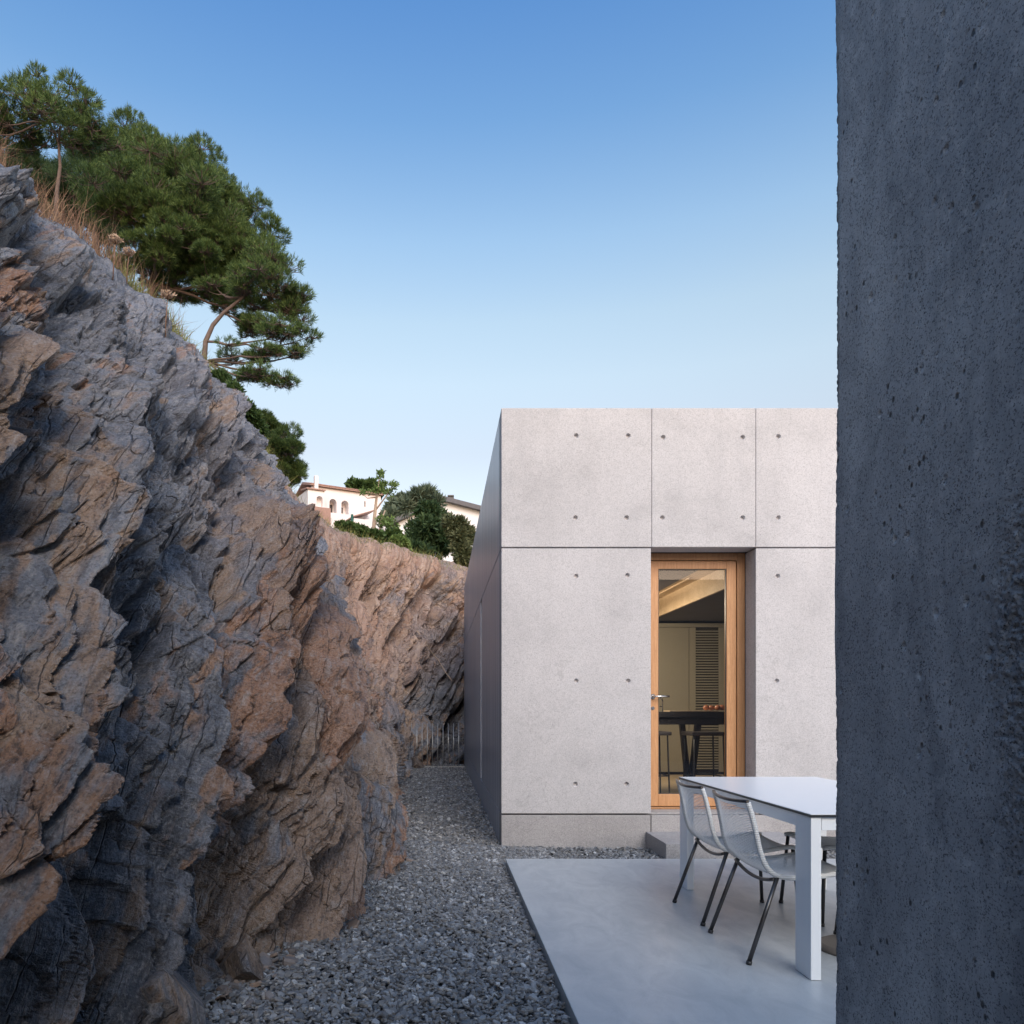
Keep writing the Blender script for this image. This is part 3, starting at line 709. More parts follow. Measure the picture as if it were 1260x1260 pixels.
bin_ = empty('appliance', (2.2, 9.75, .26), 'black low appliance cabinet seen at the lower left of the door glass', 'appliance')
MB().box(-.35, .14, -.3, .3, .02, .72, .01).build('body', M['black_metal'], bin_)
MB().box(-.35, .14, -.33, -.30, .74, .76).build('front_rail', M['steel'], bin_)
fb = MB().box(2.60, 3.15, 8.6, 8.85, 1.176, 1.188, .003).build('serving_board', M['ply']); tag(fb, 'pale wooden board under the apples on the island', 'board')
for k, (u, sc) in enumerate(((869, 1), (876.5, .95), (883, 1), (890, 1.05), (897, 1))):
    p = at(u, 869, 8.7); r_ = .036*sc
    a = MB().ball((0, 0, 0), r_, (1, 1, .9)).build('apple', M['apple']); a.location = (p.x, 8.7+.04*(k % 2), 1.189+r_*.88)
    MB().tube([(0, 0, r_*.8), (.003, 0, r_*1.25)], .002, 5).build('stem', M['bark'], a)
    tag(a, ['leftmost red apple of the row on the wooden board', 'second red apple from the left on the wooden board', 'middle red apple of the row on the wooden board', 'fourth red apple from the left on the wooden board', 'rightmost red apple, half behind the oak door stile'][k], 'apple', 'apples on the kitchen board')
fx = at(812, 871, 9.1)
fau = MB().tube([(0, 0, 0), (0, 0, .13), (-.01, 0, .155), (-.03, 0, .165), (-.09, 0, .165)], .008, 10).tube([(-.09, 0, .165), (-.11, 0, .15)], .008, 10).tube([(-.06, 0, .06), (0, 0, .06)], .006, 8).build('faucet', M['steel']); fau.location = (fx.x+.03, 9.1, 1.176)
tag(fau, 'arched steel faucet standing on the kitchen island', 'faucet')
lamp = MB().tube([(2.25, 9.2, 2.55), (2.25, 10.6, 2.55)], .02, 12).build('ceiling_lamp', M['lamp']); tag(lamp, 'warm linear lamp hanging under the kitchen ceiling', 'lamp')
ld = bpy.data.lights.new('lamp_light', 'AREA'); ld.shape = 'RECTANGLE'; ld.size = .3; ld.size_y = 1.4; ld.energy = 40; ld.color = (1, .83, .62)
lo_ = bpy.data.objects.new('lamp_light', ld); C.objects.link(lo_); lo_.parent = lamp; lo_.location = (1.7, 9.4, 2.5); lo_.rotation_euler = (0, R(-25), 0)

# ------------------------------------------------------------------ near dark wall on the right
def near_wall():
    X0, YE, T_, RC = .95, 1.842, .35, .012
    path = [(X0, y) for y in np.linspace(-3, .9, 20, endpoint=False)] + [(X0, y) for y in np.linspace(.9, YE-RC, 420)]
    path += [(X0+RC-RC*math.cos(a), YE-RC+RC*math.sin(a)) for a in np.linspace(.15, math.pi/2, 10)] + [(x, YE) for x in np.linspace(X0+RC+.004, X0+T_, 60)] + [(X0+T_, y) for y in np.linspace(YE-.02, -3, 30)]
    zs = np.concatenate([np.linspace(-.1, .4, 20, endpoint=False), np.linspace(.4, 3.0, 1100, endpoint=False), np.linspace(3.0, 6.2, 80)])
    pa = np.array(path); d = np.gradient(pa, axis=0); nr = np.stack([-d[:, 1], d[:, 0]], 1); nr /= np.linalg.norm(nr, axis=1, keepdims=True)
    np_, nz = len(pa), len(zs)
    Pw = np.zeros((np_, nz, 3)); Pw[:, :, :2] = pa[:, None, :]; Pw[:, :, 2] = zs[None, :]
    Q = Pw.reshape(-1, 3)
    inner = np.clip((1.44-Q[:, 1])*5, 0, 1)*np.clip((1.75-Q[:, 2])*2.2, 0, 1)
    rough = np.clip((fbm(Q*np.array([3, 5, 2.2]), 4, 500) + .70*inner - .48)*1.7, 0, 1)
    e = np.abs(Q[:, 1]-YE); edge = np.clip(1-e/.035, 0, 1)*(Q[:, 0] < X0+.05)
    er = np.clip(fbm(Q*np.array([2, 2, 1.3]), 3, 510)*2.2 + .6, 0, 1)*edge
    dsp = rough*(.0085*fbm(Q*85, 4, 520, .7) - .001) + .0012*fbm(Q*20, 3, 530) - er*(.005 + .011*np.abs(fbm(Q*60, 3, 540, .65)))
    hh, oo, gg = cells(Q*np.array([38, 38, 30]), 560)
    rad = np.sqrt((oo**2).sum(1)); dsp -= .006*np.clip(1-rad/(.12+.25*(hh % .2)*5), 0, 1)*((hh > .90))
    N3 = np.concatenate([np.repeat(nr, nz, 0), np.zeros((np_*nz, 1))], 1)
    out = Q + N3*dsp[:, None]
    ii = np.arange(np_*nz).reshape(np_, nz)
    fq = np.stack([ii[:-1, :-1], ii[1:, :-1], ii[1:, 1:], ii[:-1, 1:]], -1).reshape(-1, 4)
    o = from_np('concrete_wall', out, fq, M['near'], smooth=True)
    a = o.data.attributes.new('rough_shade_mask', 'FLOAT', 'POINT'); a.data.foreach_set('value', np.clip(rough*.35+er*1.0, 0, 1).astype(np.float32))
    tag(o, 'tall dark pitted concrete wall with ragged edge close at the right of the terrace', 'wall')
near_wall()
wing = MB().box(-.9, 9, -3.6, -3.2, -.3, 4.2).build('unseen_wing', M['plinth']); tag(wing, 'unseen concrete wing behind the camera, added to shade the near terrace', 'wall')  # out of view; height set by how much it darkens the near terrace

# ------------------------------------------------------------------ outdoor table and chairs
tb = empty('outdoor_table', (2.12, 4.32, 0), 'white rectangular outdoor table with thin black edge on broad slab legs', 'table')
def pt(mb, n, m): return mb.build(n, m, tb)
HX, HY = .47, .93
pt(MB().box(-HX, HX, -HY, HY, .7385, .742, .0012), 'tabletop', M['white'])
pt(MB().box(-HX-.001, HX+.001, -HY-.001, HY+.001, .728, .738, .001), 'black_edge', M['edge'])
pt(MB().box(-HX+.006, -HX+.046, -HY+.16, HY-.16, .668, .7275, .002).box(HX-.046, HX-.006, -HY+.16, HY-.16, .668, .7275, .002).box(-HX+.055, HX-.055, -HY+.012, -HY+.05, .668, .7275, .002).box(-HX+.055, HX-.055, HY-.05, HY-.012, .668, .7275, .002), 'apron', M['white'])
for sx_ in (-1, 1):
    for sy_ in (-1, 1):
        x0, x1 = sorted((sx_*(HX-.004), sx_*(HX-.050))); y0, y1 = sorted((sy_*(HY-.006), sy_*(HY-.156)))
        pt(MB().box(x0, x1, y0, y1, .002, .7275, .003), 'leg', M['white'])

def make_chair():
    c = empty('rope_chair', (0, 0, 0))      # local: back at x=0, facing +x, width along y
    prof = [(.010, .762), (.028, .70), (.046, .62), (.064, .53), (.088, .465), (.125, .425), (.18, .408), (.26, .405), (.34, .412), (.42, .425), (.49, .436), (.53, .430)]
    pr = cr(np.array(prof), np.linspace(0, len(prof)-1, 200)); seglen = np.r_[0, np.cumsum(np.linalg.norm(np.diff(pr, axis=0), axis=1))]
    HW = .235
    def pos(s_): return np.array([np.interp(s_, seglen, pr[:, 0]), np.interp(s_, seglen, pr[:, 1])])
    tot = seglen[-1]; nrm_s = lambda s_: (lambda d: np.array([d[1], -d[0]])/np.linalg.norm(d))(pos(min(s_+.01, tot))-pos(max(s_-.01, 0)))
    wid = lambda s_: HW*(.93 + .07*min(1, s_/.3))
    for sy_ in (-1, 1):
        pts = [(*(lambda q: (q[0],))(pos(s_)), sy_*wid(s_), pos(s_)[1]) for s_ in np.linspace(0, tot, 46)]
        MB().tube(pts, .0125, 10).build('side_rail', M['cord_wrap'], c)
    cords = MB(); n = 86
    for k in range(n):
        s_ = .012 + (tot-.02)*k/(n-1); p = pos(s_); nn = nrm_s(s_)
        nn = nn if (nn[0] < 0 or nn[1] < -.5) else -nn
        sag = .030*(1-min(1, s_/.42)*.6)
        cur = []
        for q in np.linspace(-1, 1, 9):
            f = (1-q*q)*sag; cur.append((p[0]+nn[0]*f, q*wid(s_), p[1]+nn[1]*f))
        cords.tube(cur, .0025, 5, False)
    cords.build('rope_weave', M['cord'], c)
    p0 = pos(0)
    MB().tube([(p0[0]-.004-.030*(1-q*q), q*(wid(0)+.008), p0[1]+.006-.010*(1-q*q)) for q in np.linspace(-1, 1, 15)], .0085, 10).build('top_rail', M['leg_metal'], c)
    MB().tube([(.128, q*HW, .400-.035*(1-q*q)) for q in np.linspace(-1, 1, 13)], .009, 8).build('lower_rail', M['leg_metal'], c)
    for sy_ in (-1, 1):
        l = MB().tube([(.145, sy_*.235, .415), (.0, sy_*.255, .012)], .0105, 12).build('leg', M['leg_metal'], c)
        MB().tube([(.003, sy_*.2545, .018), (-.001, sy_*.2552, .001)], .0135, 12).build('foot_cap', M['edge'], l)
        l = MB().tube([(.515, sy_*.225, .425), (.545, sy_*.255, .012)], .0105, 12).build('leg', M['leg_metal'], c)
        MB().tube([(.5445, sy_*.2545, .018), (.546, sy_*.2552, .001)], .0135, 12).build('foot_cap', M['edge'], l)
    return c
def copy_tree(o, parent=None):
    d = o.copy(); C.objects.link(d)
    if parent: d.parent = parent
    for ch in [x for x in o.children]: copy_tree(ch, d)
    return d
ch0 = make_chair()
spots = [(1.465, 3.865, 0, 'pale grey rope chair nearest to the camera on the left side of the white table'),
         (1.470, 4.51, 0, 'pale grey rope chair left of the white table, the one nearer the door'),
         (2.675, 4.50, 180, 'rope chair across the table by its far right leg, mostly hidden'),
         (2.675, 3.84, 180, 'rope chair across the table nearest the dark wall, mostly cut off by it')]
for k, (x, y, rz, lb) in enumerate(spots):
    c = ch0 if k == 0 else copy_tree(ch0)
    c.location = (x, y, 0); c.rotation_euler = (0, 0, R(rz)); tag(c, lb, 'chair', 'rope chairs around the outdoor table')
pb = empty('parasol_base', (2.10, 3.83, 0), 'brown grey round parasol base on the terrace under the table', 'parasol base')
MB().tube([(0, 0, .001), (0, 0, .018), (0, 0, .03)], [.19, .19, .165], 40).build('base_plate', M['paras'], pb)
MB().tube([(0, 0, .03), (0, 0, .30)], .022, 16).build('socket_tube', M['paras'], pb)

# ------------------------------------------------------------------ railing at the end of the path
fn = empty('metal_railing', (0, 16.35, GZ), 'low galvanised railing of bent rods across the far end of the gravel path', 'railing')
bars = [493.7+i*6.43 for i in range(12)]
for k in range(6):
    a, b_ = uX(bars[2*k], 16.35), uX(bars[2*k+1], 16.35)
    MB().tube([(a, 0, -.02), (a, 0, .955), (b_, 0, .955), (b_, 0, -.02)], .0085, 8).build('hoop', M['galv'], fn)
MB().box(uX(492, 16.35), .56, -.012, .012, .015, .035).build('bottom_rail', M['galv'], fn)

# ------------------------------------------------------------------ vegetation
def needles(pos_, dirs, n_per, length, width, spread=.9, r=RNG):
    """tufts: n_per thin blades around each direction, as triangles"""
    n = len(pos_); p = np.repeat(pos_, n_per, 0); d = np.repeat(dirs, n_per, 0) + r.normal(0, spread, (n*n_per, 3))*.6
    d /= np.linalg.norm(d, axis=1, keepdims=True)+1e-9
    L = length*(.6+.6*r.random((len(d), 1)))
    s_ = np.cross(d, r.normal(0, 1, d.shape)); s_ /= np.linalg.norm(s_, axis=1, keepdims=True)+1e-9
    a = p - s_*width/2; b_ = p + s_*width/2; t = p + d*L; m_ = p+d*L*.6
    Vn = np.stack([a, b_, m_+s_*width*.45, t, m_-s_*width*.45], 1).reshape(-1, 3)
    base = np.arange(len(p))[:, None]*5
    Fn = np.concatenate([base+np.array([[0, 1, 2, 4]]), base+np.array([[4, 2, 3, 3]])], 0)
    return Vn, Fn
def tri_quads_to_tris(Fn):
    return np.concatenate([Fn[:, [0, 1, 2]], Fn[:, [0, 2, 3]]])
def blades(name, pos_, dirs, n_per, length, width, mat, parent=None, spread=.9):
    n = len(pos_); r = RNG
    p = np.repeat(pos_, n_per, 0) + r.normal(0, length*.10, (n*n_per, 3)); d = np.repeat(dirs, n_per, 0) + r.normal(0, spread*.6, (n*n_per, 3))
    d /= np.linalg.norm(d, axis=1, keepdims=True)+1e-9; L = length*(.55+.65*r.random((len(d), 1)))
    s_ = np.cross(d, r.normal(0, 1, d.shape)); s_ /= np.linalg.norm(s_, axis=1, keepdims=True)+1e-9
    q = p + d*L*.55
    Vn = np.stack([p, q-s_*width/2, p+d*L, q+s_*width/2], 1).reshape(-1, 3)
    Fn = np.arange(len(p)*4).reshape(-1, 4)
    return from_np(name, Vn, Fn, mat, parent)
def limb(mb, a, b_, r0, r1, bend=.15, n=7, rnd=random):
    a, b_ = Vector(a), Vector(b_); L = (b_-a).length; off = Vector([rnd.gauss(0, 1) for _ in range(3)])*L*bend; off.z -= L*bend*.4
    pts = []
    for i in range(n):
        t = i/(n-1); p = a.lerp(b_, t) + off*math.sin(math.pi*t)*.6 + Vector([rnd.gauss(0, 1) for _ in range(3)])*L*.015*(0 < i < n-1); pts.append(p)
    mb.tube(pts, [r0+(r1-r0)*i/(n-1) for i in range(n)], 6); return pts
def pine(base, trunk_pts, clumps, label, depth_j=.7, dens=1.0, mat='needles', nlen=.095, name='pine_tree', cat='pine tree', grp='pines on the rim of the cliff', r_tr=.075, seed=1, twig=.2):
    """clumps: (u, v, radius px, squash, Y)"""
    rnd = random.Random(seed); b0 = Vector(base); root = empty(name, b0, label, cat, grp)
    inv = Matrix.Translation(-b0)
    tr = MB(); tp = [Vector(p) for p in trunk_pts]
    tr.tube([b0+Vector((0, 0, -.5))]+tp, [r_tr*1.2]+[r_tr*(1-.65*i/(len(tp)-1)) for i in range(len(tp))], 8)
    Pp, Dd = [], []
    for (u, v, rp, sq, Y) in clumps:
        c = at(u, v, Y); r_ = 1.12*rp*Y/F
        tpt = min(tp, key=lambda q: (q-c).length + .5*abs(q.z-c.z+.3*r_) )
        pts = limb(tr, tpt, c-Vector((0, 0, r_*.35*sq)), r_tr*.42, r_tr*.16, .10, rnd=rnd)
        nt_ = int(640*dens*(r_/.45)**2.0) + 30
        # ragged sub-lobes
        subs = [(c + Vector((rnd.gauss(0, .45)*r_, rnd.gauss(0, .45)*r_, rnd.gauss(.1, .38)*r_*sq)), r_*rnd.uniform(.35, .62)) for _ in range(max(5, int(7*r_/.35)))]
        for sc_, sr in subs:
            limb(tr, pts[-2], sc_, r_tr*.14, r_tr*.05, .12, 5, rnd)
        for _ in range(nt_):
            sc_, sr = rnd.choice(subs)
            d = Vector([rnd.gauss(0, 1) for _ in range(3)]); d.z = abs(d.z)*.8 - .18 if rnd.random() < .8 else d.z; d.normalize()
            rad = sr*(.55+.45*rnd.random()**.5)
            q = sc_ + Vector((d.x, d.y, d.z*sq))*rad
            Pp.append(q[:]); Dd.append((d.x*.8, d.y*.8, abs(d.z)*.7+.55))
            if rnd.random() < twig: tr.tube([sc_.lerp(q, .1), sc_.lerp(q, .5)+Vector((0, 0, -.02)), q], [.007, .005, .003], 4, False)
    t = tr.build('trunk', M['bark'], root); t.matrix_parent_inverse = inv
    f = blades('crown', np.array(Pp), np.array(Dd), 17, nlen, .0070, M[mat], root, .85); f.matrix_parent_inverse = inv
    return root
# big domed pine in the middle
Yb = 12.5
pine(at(185, 400, Yb), [at(185, 395, Yb), at(187, 350, Yb), at(195, 310, Yb), at(205, 270, Yb+.1), at(205, 230, Yb+.2)],
     [(165,235,42,.75,Yb-.3),(205,215,40,.75,Yb+.1),(155,262,36,.6,Yb-.7),(185,262,40,.6,Yb-.6),(145,190,30,.8,Yb+.5),(170,180,26,.8,Yb+.5),(235,255,42,.7,Yb),(215,285,36,.6,Yb-.7),(250,300,36,.6,Yb-.3),(280,290,34,.7,Yb),(195,300,32,.5,Yb-.8),(262,262,30,.7,Yb+.3),(300,322,30,.6,Yb),(232,240,30,.7,Yb+.5),(225,330,22,.5,Yb),(235,215,34,.8,Yb+.2),(262,245,34,.8,Yb+.2),(290,270,32,.8,Yb+.3),(310,300,32,.8,Yb+.2),(195,205,34,.8,Yb+.4),(330,325,26,.8,Yb+.2),(175,330,26,.5,Yb-.2),(280,335,30,.5,Yb-.2),(215,250,40,.7,Yb-.5),(240,330,32,.55,Yb+.1),(205,345,26,.5,Yb+.1),(225,365,22,.4,Yb+.3),(265,360,28,.45,Yb+.3),(290,380,24,.35,Yb+.4)],
     'large domed bright green pine in the middle of the cliff rim', dens=1.0, seed=3, r_tr=.07)
Yc2 = 11.6
pine(at(251, 447, Yc2), [at(251, 445, Yc2), at(253, 420, Yc2), at(262, 400, Yc2), at(275, 385, Yc2), at(300, 365, Yc2), at(320, 350, Yc2)],
     [(325,330,34,.55,Yc2),(345,350,28,.55,Yc2-.2),(300,345,30,.45,Yc2-.3),(270,355,28,.4,Yc2+.2),(352,385,24,.45,Yc2),(325,375,26,.35,Yc2+.3),(365,418,20,.45,Yc2-.1),(345,405,26,.35,Yc2-.2),(310,405,26,.3,Yc2+.3),(368,437,14,.4,Yc2),(335,435,22,.35,Yc2-.2),(300,440,22,.3,Yc2),(318,462,20,.4,Yc2-.3),(345,472,19,.4,Yc2-.2),(300,465,18,.35,Yc2-.1),(365,368,20,.5,Yc2)],
     'leaning open pine with flat dark branches reaching over the cliff edge', dens=.45, mat='needles', seed=5, r_tr=.045, twig=.6)
Ya = 10.5
pine(at(70, 265, Ya), [at(69, 262, Ya), at(70, 235, Ya), at(74, 205, Ya), at(72, 175, Ya), at(60, 150, Ya)],
     [(20,130,28,.7,Ya),(45,115,22,.8,Ya+.1),(55,135,30,.6,Ya-.2),(85,130,26,.7,Ya),(105,150,26,.7,Ya),(118,165,20,.7,Ya+.2),(75,150,26,.5,Ya-.3),(0,150,30,.7,Ya),(20,165,26,.5,Ya+.3),(100,180,22,.6,Ya+.3),(-30,150,34,.7,Ya),(50,180,22,.4,Ya+.4)],
     'dark pine with bare forked trunk at the far left of the cliff rim', dens=.42, mat='needles', seed=8, r_tr=.032, twig=.5)
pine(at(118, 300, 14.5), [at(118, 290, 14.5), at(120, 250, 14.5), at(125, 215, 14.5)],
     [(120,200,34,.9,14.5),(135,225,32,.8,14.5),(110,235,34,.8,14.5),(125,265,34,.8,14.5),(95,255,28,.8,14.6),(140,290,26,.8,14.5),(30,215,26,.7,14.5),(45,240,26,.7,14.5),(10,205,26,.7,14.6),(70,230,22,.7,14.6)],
     'dark pine standing back between the two front pines', dens=.75, mat='needles_dark', seed=9, nlen=.16)
pine(at(345, 600, 14.5), [at(345, 600, 14.5), at(345, 575, 14.5), at(343, 550, 14.5), at(335, 530, 14.5)],
     [(335,530,20,.8,14.5),(350,548,20,.8,14.4),(358,570,20,.9,14.5),(340,560,20,.8,14.2),(364,588,13,1,14.5),(325,520,14,.7,14.5),(350,590,16,.9,14.5)],
     'small rounded pine low on the rim above the white villa', dens=1.5, seed=12, r_tr=.05)

def scatter_bush(name, blobs, label, cat, mat, leaf=.06, wid=.03, n=900, stems=True, seed=1, grp=None, spread=1.3, up=.4, bark='bark'):
    """blobs: (u, v, rx px, rz px, Y)"""
    rnd = random.Random(seed); u, v, rx, rz, Y = blobs[0]; b0 = at(u, v+rz, Y)
    root = empty(name, b0, label, cat, grp); inv = Matrix.Translation(-b0); Pp, Dd = [], []; mb = MB()
    tot = sum(b_[2]*b_[3] for b_ in blobs)
    for (u, v, rx, rz, Y) in blobs:
        c = at(u, v, Y); k = Y/F
        lobes = []
        for _ in range(9):
            d = Vector([rnd.gauss(0, 1) for _ in range(3)]).normalized()*rnd.uniform(.2, .75)
            lobes.append((c+Vector((d.x*rx*k, d.y*rx*k, d.z*rz*k)), rnd.uniform(.25, .5)))
            mb.tube([b0, b0.lerp(lobes[-1][0], .5)+Vector((rnd.gauss(0, .06), rnd.gauss(0, .06), .04))*(rx*k), lobes[-1][0]], [.022*rx*k+.004, .014*rx*k+.003, .006*rx*k+.002], 5)
        for _ in range(int(n*rx*rz/tot)+5):
            lc, lr = rnd.choice(lobes); d = Vector([rnd.gauss(0, 1) for _ in range(3)]).normalized(); q = lc + Vector((d.x*rx*k, d.y*rx*k, d.z*rz*k))*lr*rnd.uniform(.45, 1.05)
            Pp.append(q[:]); Dd.append((d.x, d.y, d.z+up))
    t = mb.build('stems', M[bark], root); t.matrix_parent_inverse = inv
    f = blades('foliage', np.array(Pp), np.array(Dd), 7, leaf, wid, M[mat], root, spread); f.matrix_parent_inverse = inv
    return root
def rim_p(u, v, dy=.0):
    p = on_rock(u, v); return p.y+dy
yj = rim_p(290, 500)-.15
scatter_bush('juniper_shrub', [(285,490,17,20,yj+.1),(305,508,14,15,yj+.2),(272,470,12,12,yj+.2),(318,524,9,8,yj+.3)], 'green juniper cushion spilling over the cliff edge under the leaning pine', 'shrub', 'bush_green', .09, .022, 1500, seed=4, up=.1)
# distant planting behind the back rim
scatter_bush('hedge_shrub', [(432,655,18,10,21),(455,662,16,9,21),(482,664,18,12,21.5)], 'dark green leafy shrubs below the villa above the orange rock', 'shrub', 'bush_green', .16, .09, 900, seed=21)
scatter_bush('broadleaf_bush', [(492,668,16,8,20.5)], 'light green low bush at the foot of the slender tree', 'shrub', 'bush_fresh', .12, .07, 350, seed=22)
scatter_bush('conifer_bush', [(525,655,30,30,26),(545,668,26,26,26),(510,680,26,14,25),(528,630,18,12,26)], 'big dark green bush in front of the gabled house', 'bush', 'needles_dark', .25, .06, 2600, seed=23)
scatter_bush('olive_bush', [(566,664,20,24,24),(575,685,18,12,24),(556,645,16,10,24)], 'olive toned airy bush beside the concrete house roofline', 'bush', 'bush_olive', .2, .06, 1300, seed=24)
scatter_bush('bamboo_clump', [(512,614,13,10,32),(524,610,9,10,32),(500,622,10,9,32),(537,618,10,5,32)], 'feathery grey green foliage rising beside the gabled roof', 'bush', 'bush_grey', .38, .06, 420, seed=25, up=1.0)
scatter_bush('hill_tree', [(438,599,12,7,110),(452,600,10,7,110),(462,606,9,6,110)], 'round green tree showing above the villa roof', 'tree', 'bush_green', .8, .45, 700, seed=26)
scatter_bush('hill_tree', [(495,625,20,13,90),(480,640,16,12,85),(505,640,16,12,90)], 'grey green trees on the slope between villa and gabled house', 'tree', 'bush_grey', .9, .5, 900, seed=27)
scatter_bush('rim_bush', [(425,648,15,7,18.6)], 'low dark bush on the rim just right of the cliff corner', 'shrub', 'bush_green', .10, .05, 300, seed=29)
# slender young tree with two pale trunks
Yt = 22
sl_ = empty('young_tree', at(461, 668, Yt), 'slender young tree with pale trunks and sparse leaves before the villa', 'tree')
inv = Matrix.Translation(-at(461, 668, Yt)); mb = MB()
mb.tube([at(459, 676, Yt), at(459.5, 655, Yt), at(461, 635, Yt), at(463, 615, Yt), at(466, 595, Yt), at(467, 582, Yt)], [.06, .055, .05, .035, .02, .01], 8)
mb.tube([at(466, 674, Yt), at(467, 655, Yt), at(469, 640, Yt), at(474, 628, Yt)], [.045, .04, .03, .015], 8)
mb.tube([at(462, 628, Yt), at(474, 612, Yt), at(484, 597, Yt)], [.025, .02, .01], 6); mb.tube([at(464, 612, Yt), at(452, 613, Yt), at(446, 608, Yt)], [.02, .012, .008], 6)
tk = mb.build('trunk', M['bark_pale'], sl_); tk.matrix_parent_inverse = inv
pp = []; rr_ = random.Random(4)
for (u, v, ru, rv, nn) in ((468,584,4,6,22),(470,596,8,4,26),(464,604,8,3,18),(484,597,5,3,18),(480,606,7,3,16),(448,606,6,3,12),(474,643,13,7,50),(482,655,8,5,26)):
    for _ in range(nn): pp.append(at(rr_.gauss(u, ru*.5), rr_.gauss(v, rv*.5), Yt+rr_.gauss(0, .2))[:])
cw = blades('crown', np.array(pp), np.tile([0, 0, .4], (len(pp), 1)), 6, .13, .045, M['bush_fresh'], sl_, 1.3); cw.matrix_parent_inverse = inv

# dry stalks and grass along the rim
def stems(name, pts, h, w_, mat, lean=(0, 0, 1), spread=.35):
    n = len(pts); r = RNG; p = np.array(pts); d = np.array([lean]*n)+r.normal(0, spread, (n, 3)); d /= np.linalg.norm(d, axis=1, keepdims=True)
    L = h*(.4+.9*r.random((n, 1))); s_ = np.cross(d, r.normal(0, 1, d.shape)); s_ /= np.linalg.norm(s_, axis=1, keepdims=True)
    b2 = r.normal(0, .18, (n, 3)); q = p+d*L*.5; t = p+(d+b2)*L
    Vn = np.stack([p-s_*w_/2, p+s_*w_/2, q+s_*w_*.4, t, q-s_*w_*.4], 1).reshape(-1, 3); B = np.arange(n)[:, None]*5
    Fn = np.concatenate([B+np.array([[0, 1, 2]]), B+np.array([[0, 2, 4]]), B+np.array([[4, 2, 3]])])
    return from_np(name, Vn, Fn, M[mat])
top = VG[:, 600:, :]
def rim_pts(s0, s1, n, back=(0, 60)):
    ii = np.where((sx >= s0) & (sx <= s1))[0]; r = RNG; a = r.choice(ii, n); b_ = 598 + r.integers(back[0], back[1], n)
    return VG[a, np.minimum(b_, ntt-1)] + r.normal(0, .03, (n, 3))*np.array([1, 1, 0]) - np.array([0, 0, .02])
dg_ = stems('dry_stalks', rim_pts(3.3, 6.3, 5200, (-6, 69)), .34, .005, 'straw', (.1, 0, 1), .28); tag(dg_, 'reddish brown dry stalks and twigs below the pines on the cliff rim', 'dry grass', kind='stuff')
gg_ = stems('rim_grass', np.concatenate([rim_pts(5.3, 9.2, 4200, (-14, 30)), rim_pts(8.6, 14, 900, (-6, 20))]), .20, .007, 'grass', (.15, -.05, 1), .45); tag(gg_, 'yellow green grass tufts growing along the cliff edge', 'grass', kind='stuff')
for k, (u, v, hgt, lb) in enumerate(((140, 330, .30, 'tall dried umbel flower left of a shorter one below the domed pine'), (156, 335, .25, 'dried umbel flower with the broadest tan head below the domed pine'), (204, 402, .34, 'dried umbel flower on thin stalk further down the cliff edge'))):
    p = on_rock(u, v+12); e = empty('dried_flower', p, lb, 'dried flower', 'dried umbel flowers on the cliff edge')
    mb = MB(); tops = []
    mb.tube([(0, 0, -.03), (.01, 0, hgt*.5), (.02, .01, hgt)], [.006, .005, .004], 5)
    for j in range(11):
        a_ = j*2.4; rr2 = .05*math.sqrt(j/11)+.01; q = (.02+rr2*math.cos(a_), .01+rr2*math.sin(a_), hgt+.05-.1*rr2); mb.tube([(.02, .01, hgt), q], [.003, .002], 4); tops.append(q)
    mb.build('stalk', M['straw'], e); blades('flower_head', np.array(tops), np.tile([0, 0, .6], (len(tops), 1)), 12, .03, .016, M['umbel'], e, 1.2)

rt = MB().tube([on_rock(u, v, 10, .03) for u, v in ((512,776),(520,788),(529,801),(538,813),(546,826),(556,839))], .012, 6).build('dry_root', M['bark_pale']); tag(rt, 'thin pale root hanging diagonally across the slabs of the far rock wall', 'root')
# ------------------------------------------------------------------ far houses
def wallbox(o_, ax, ay, x0, x1, y0, y1, z0, z1):
    """box in a frame rotated about Z"""
    P0 = Vector(o_); A = Vector(ax); B = Vector(ay)
    c = [P0 + A*x + B*y + Vector((0, 0, z0)) for x, y in ((x0, y0), (x1, y0), (x1, y1), (x0, y1))]
    return c, (0, 0, z1-z0)
O1 = at(384, 0, 95); O1.z = 0
v1 = empty('white_villa', (O1.x, O1.y, 24), 'white rendered villa with arched loggia and terracotta roof on the hill', 'house', rz=math.atan2(.469, .883))
# local frame: x along facade, y away from camera; z relative to 23
pw = lambda mb, n, m: mb.build(n, m, v1)
wl = pw(MB().box(0, 9.3, 0, 6, -3, 4.9), 'wall', M['render'])
def arch(x, z0, w_, h):
    pts = [(x-w_/2, z0), (x+w_/2, z0)] + [(x+w_/2*math.cos(a), z0+h-w_/2+w_/2*math.sin(a)) for a in np.linspace(0, math.pi, 10)]
    return pts
cmb = MB().prism(arch(2.75, 1.9, .95, 1.75), -.3, 1.2); cmb.prism(arch(4.35, 1.9, .98, 1.75), -.3, 1.2)
cut(wl, cmb)
pw(MB().box(2.4, 3.1, 1.15, 1.19, 2.0, 3.2), 'window', M['opening']); pw(MB().box(4.05, 4.5, 1.15, 1.19, 2.3, 3.0), 'window', M['opening'])
pw(MB().box(7.0, 7.12, -.06, -.01, 3.2, 3.9), 'window', M['opening'])
w2 = pw(MB().box(-1.2, .9, -2.0, 3, -3, 3.85), 'side_wing', M['render'])
cut(w2, MB().prism(arch(.3, 1.9, .8, 1.3), -2.3, -1.3))
pw(MB().box(-1.5, 1.5, -2.6, -2.45, -.3, 1.7), 'balcony_screen', M['tile'])
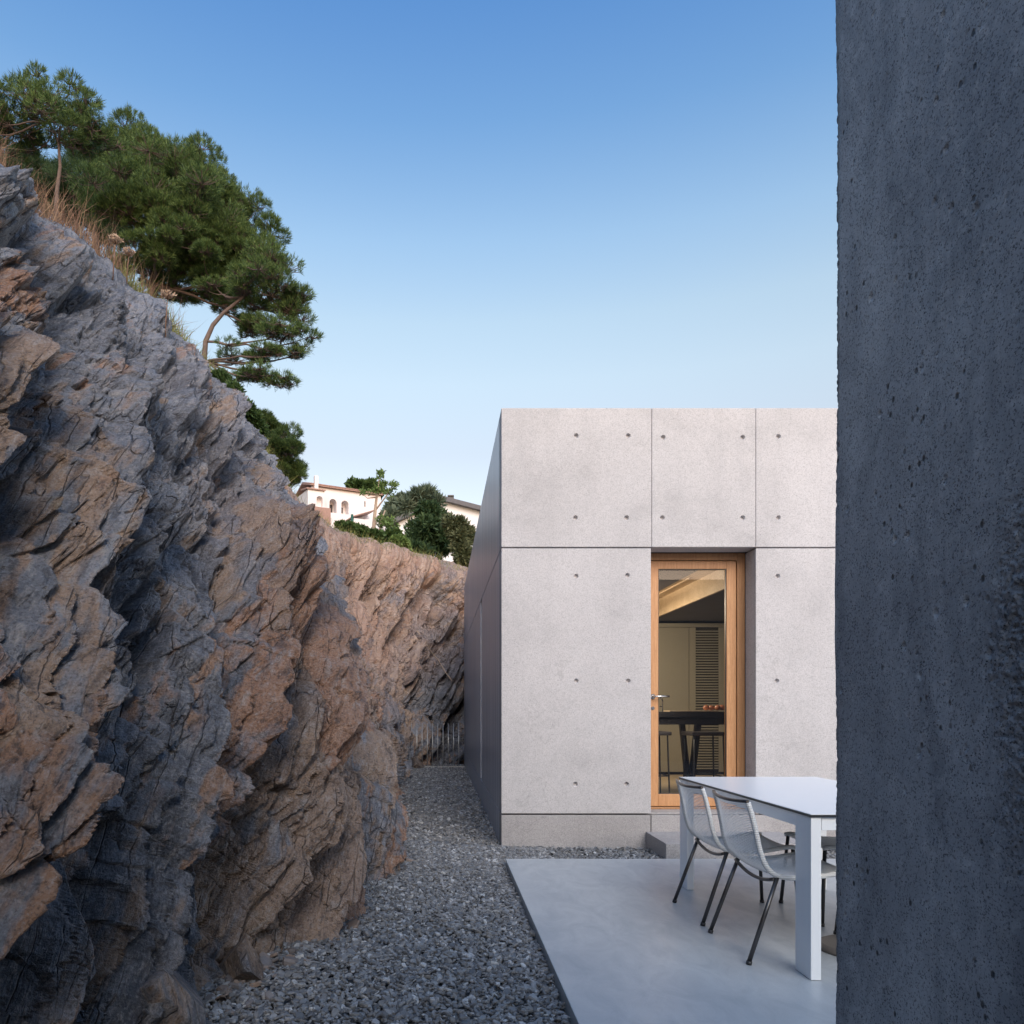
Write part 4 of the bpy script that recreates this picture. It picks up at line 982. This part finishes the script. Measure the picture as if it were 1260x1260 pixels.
rf = MB().quadprism((-.3, -.35, 4.9), (9.6, -.35, 4.9), (9.6, 3.2, 5.9), (-.3, 3.2, 5.9), (0, 0, .18)); rf.quadprism((-.3, 6.4, 4.9), (9.6, 6.4, 4.9), (9.6, 3.2, 5.9), (-.3, 3.2, 5.9), (0, 0, .18))
for k in range(34): rf.tube([(-.2+k*.29, -.42, 5.10), (-.2+k*.29, 3.1, 6.1)], .1, 6)
rf = pw(rf, 'roof', M['tile']); 
pw(MB().quadprism((-1.4, -2.2, 3.85), (1.0, -2.2, 3.85), (1.0, .2, 4.2), (-1.4, .2, 4.2), (0, 0, .16)), 'roof', M['tile'])
pw(MB().box(.15, .62, -.6, -.15, 1, 6.1, .03), 'chimney', M['render'])
pw(MB().box(4.6, 9.5, -2.5, -.02, -3, .9).prism([(6, .9), (9.5, .9), (9.5, 1.5)], -2.5, -.02), 'terrace_wall', M['render'])
pw(MB().quadprism((4.4, -2.6, 1.0), (7.4, -2.6, 2.15), (7.4, -.05, 2.15), (4.4, -.05, 1.0), (0, 0, .14)), 'stair_coping', M['tile'])
# gabled house
Yg = 45
g0 = at(545, 680, Yg); g2 = empty('gabled_house', g0, 'cream gabled house with dark roof and black chimney half hidden by bushes', 'house')
L_ = lambda u, v: ((at(u, v, Yg)-g0).x, (at(u, v, Yg)-g0).z)
lx, lz = L_(486, 643); rx_, rz_ = L_(612, 634); cx_, cz_ = L_(545, 617)
MB().prism([(lx+.2, -4), (rx_-.2, -4), (rx_-.2, rz_), (cx_, cz_), (lx+.2, lz)], 0, 9).build('wall', M['render2'], g2)
MB().prism([(lx-.1, lz-.12), (cx_, cz_-.02), (cx_, cz_+.24), (lx-.1, lz+.14)], -.35, 9.2).prism([(cx_+.001, cz_-.02), (rx_+.1, rz_-.06), (rx_+.1, rz_+.2), (cx_+.001, cz_+.24)], -.352, 9.2).build('roof', M['slate_roof'], g2)
qx, qz = L_(555, 616)
chm = MB().box(qx-.16, qx+.16, 1, 1.35, qz-.3, qz+.25)
for k in range(3): chm.box(qx-.19, qx+.19, .97, 1.38, qz+.27+k*.13, qz+.35+k*.13)
chm.box(qx-.10, qx+.10, 1.05, 1.3, qz+.25, qz+.6).build('chimney', M['edge'], g2)
# green post on the rim
gp = MB().tube([at(433.2, 660, 20.5), at(433.2, 633, 20.5)], .035, 8).build('fence_post', simple('green_paint', (.02, .09, .06), .5)); tag(gp, 'thin dark green post among the shrubs below the villa', 'post')
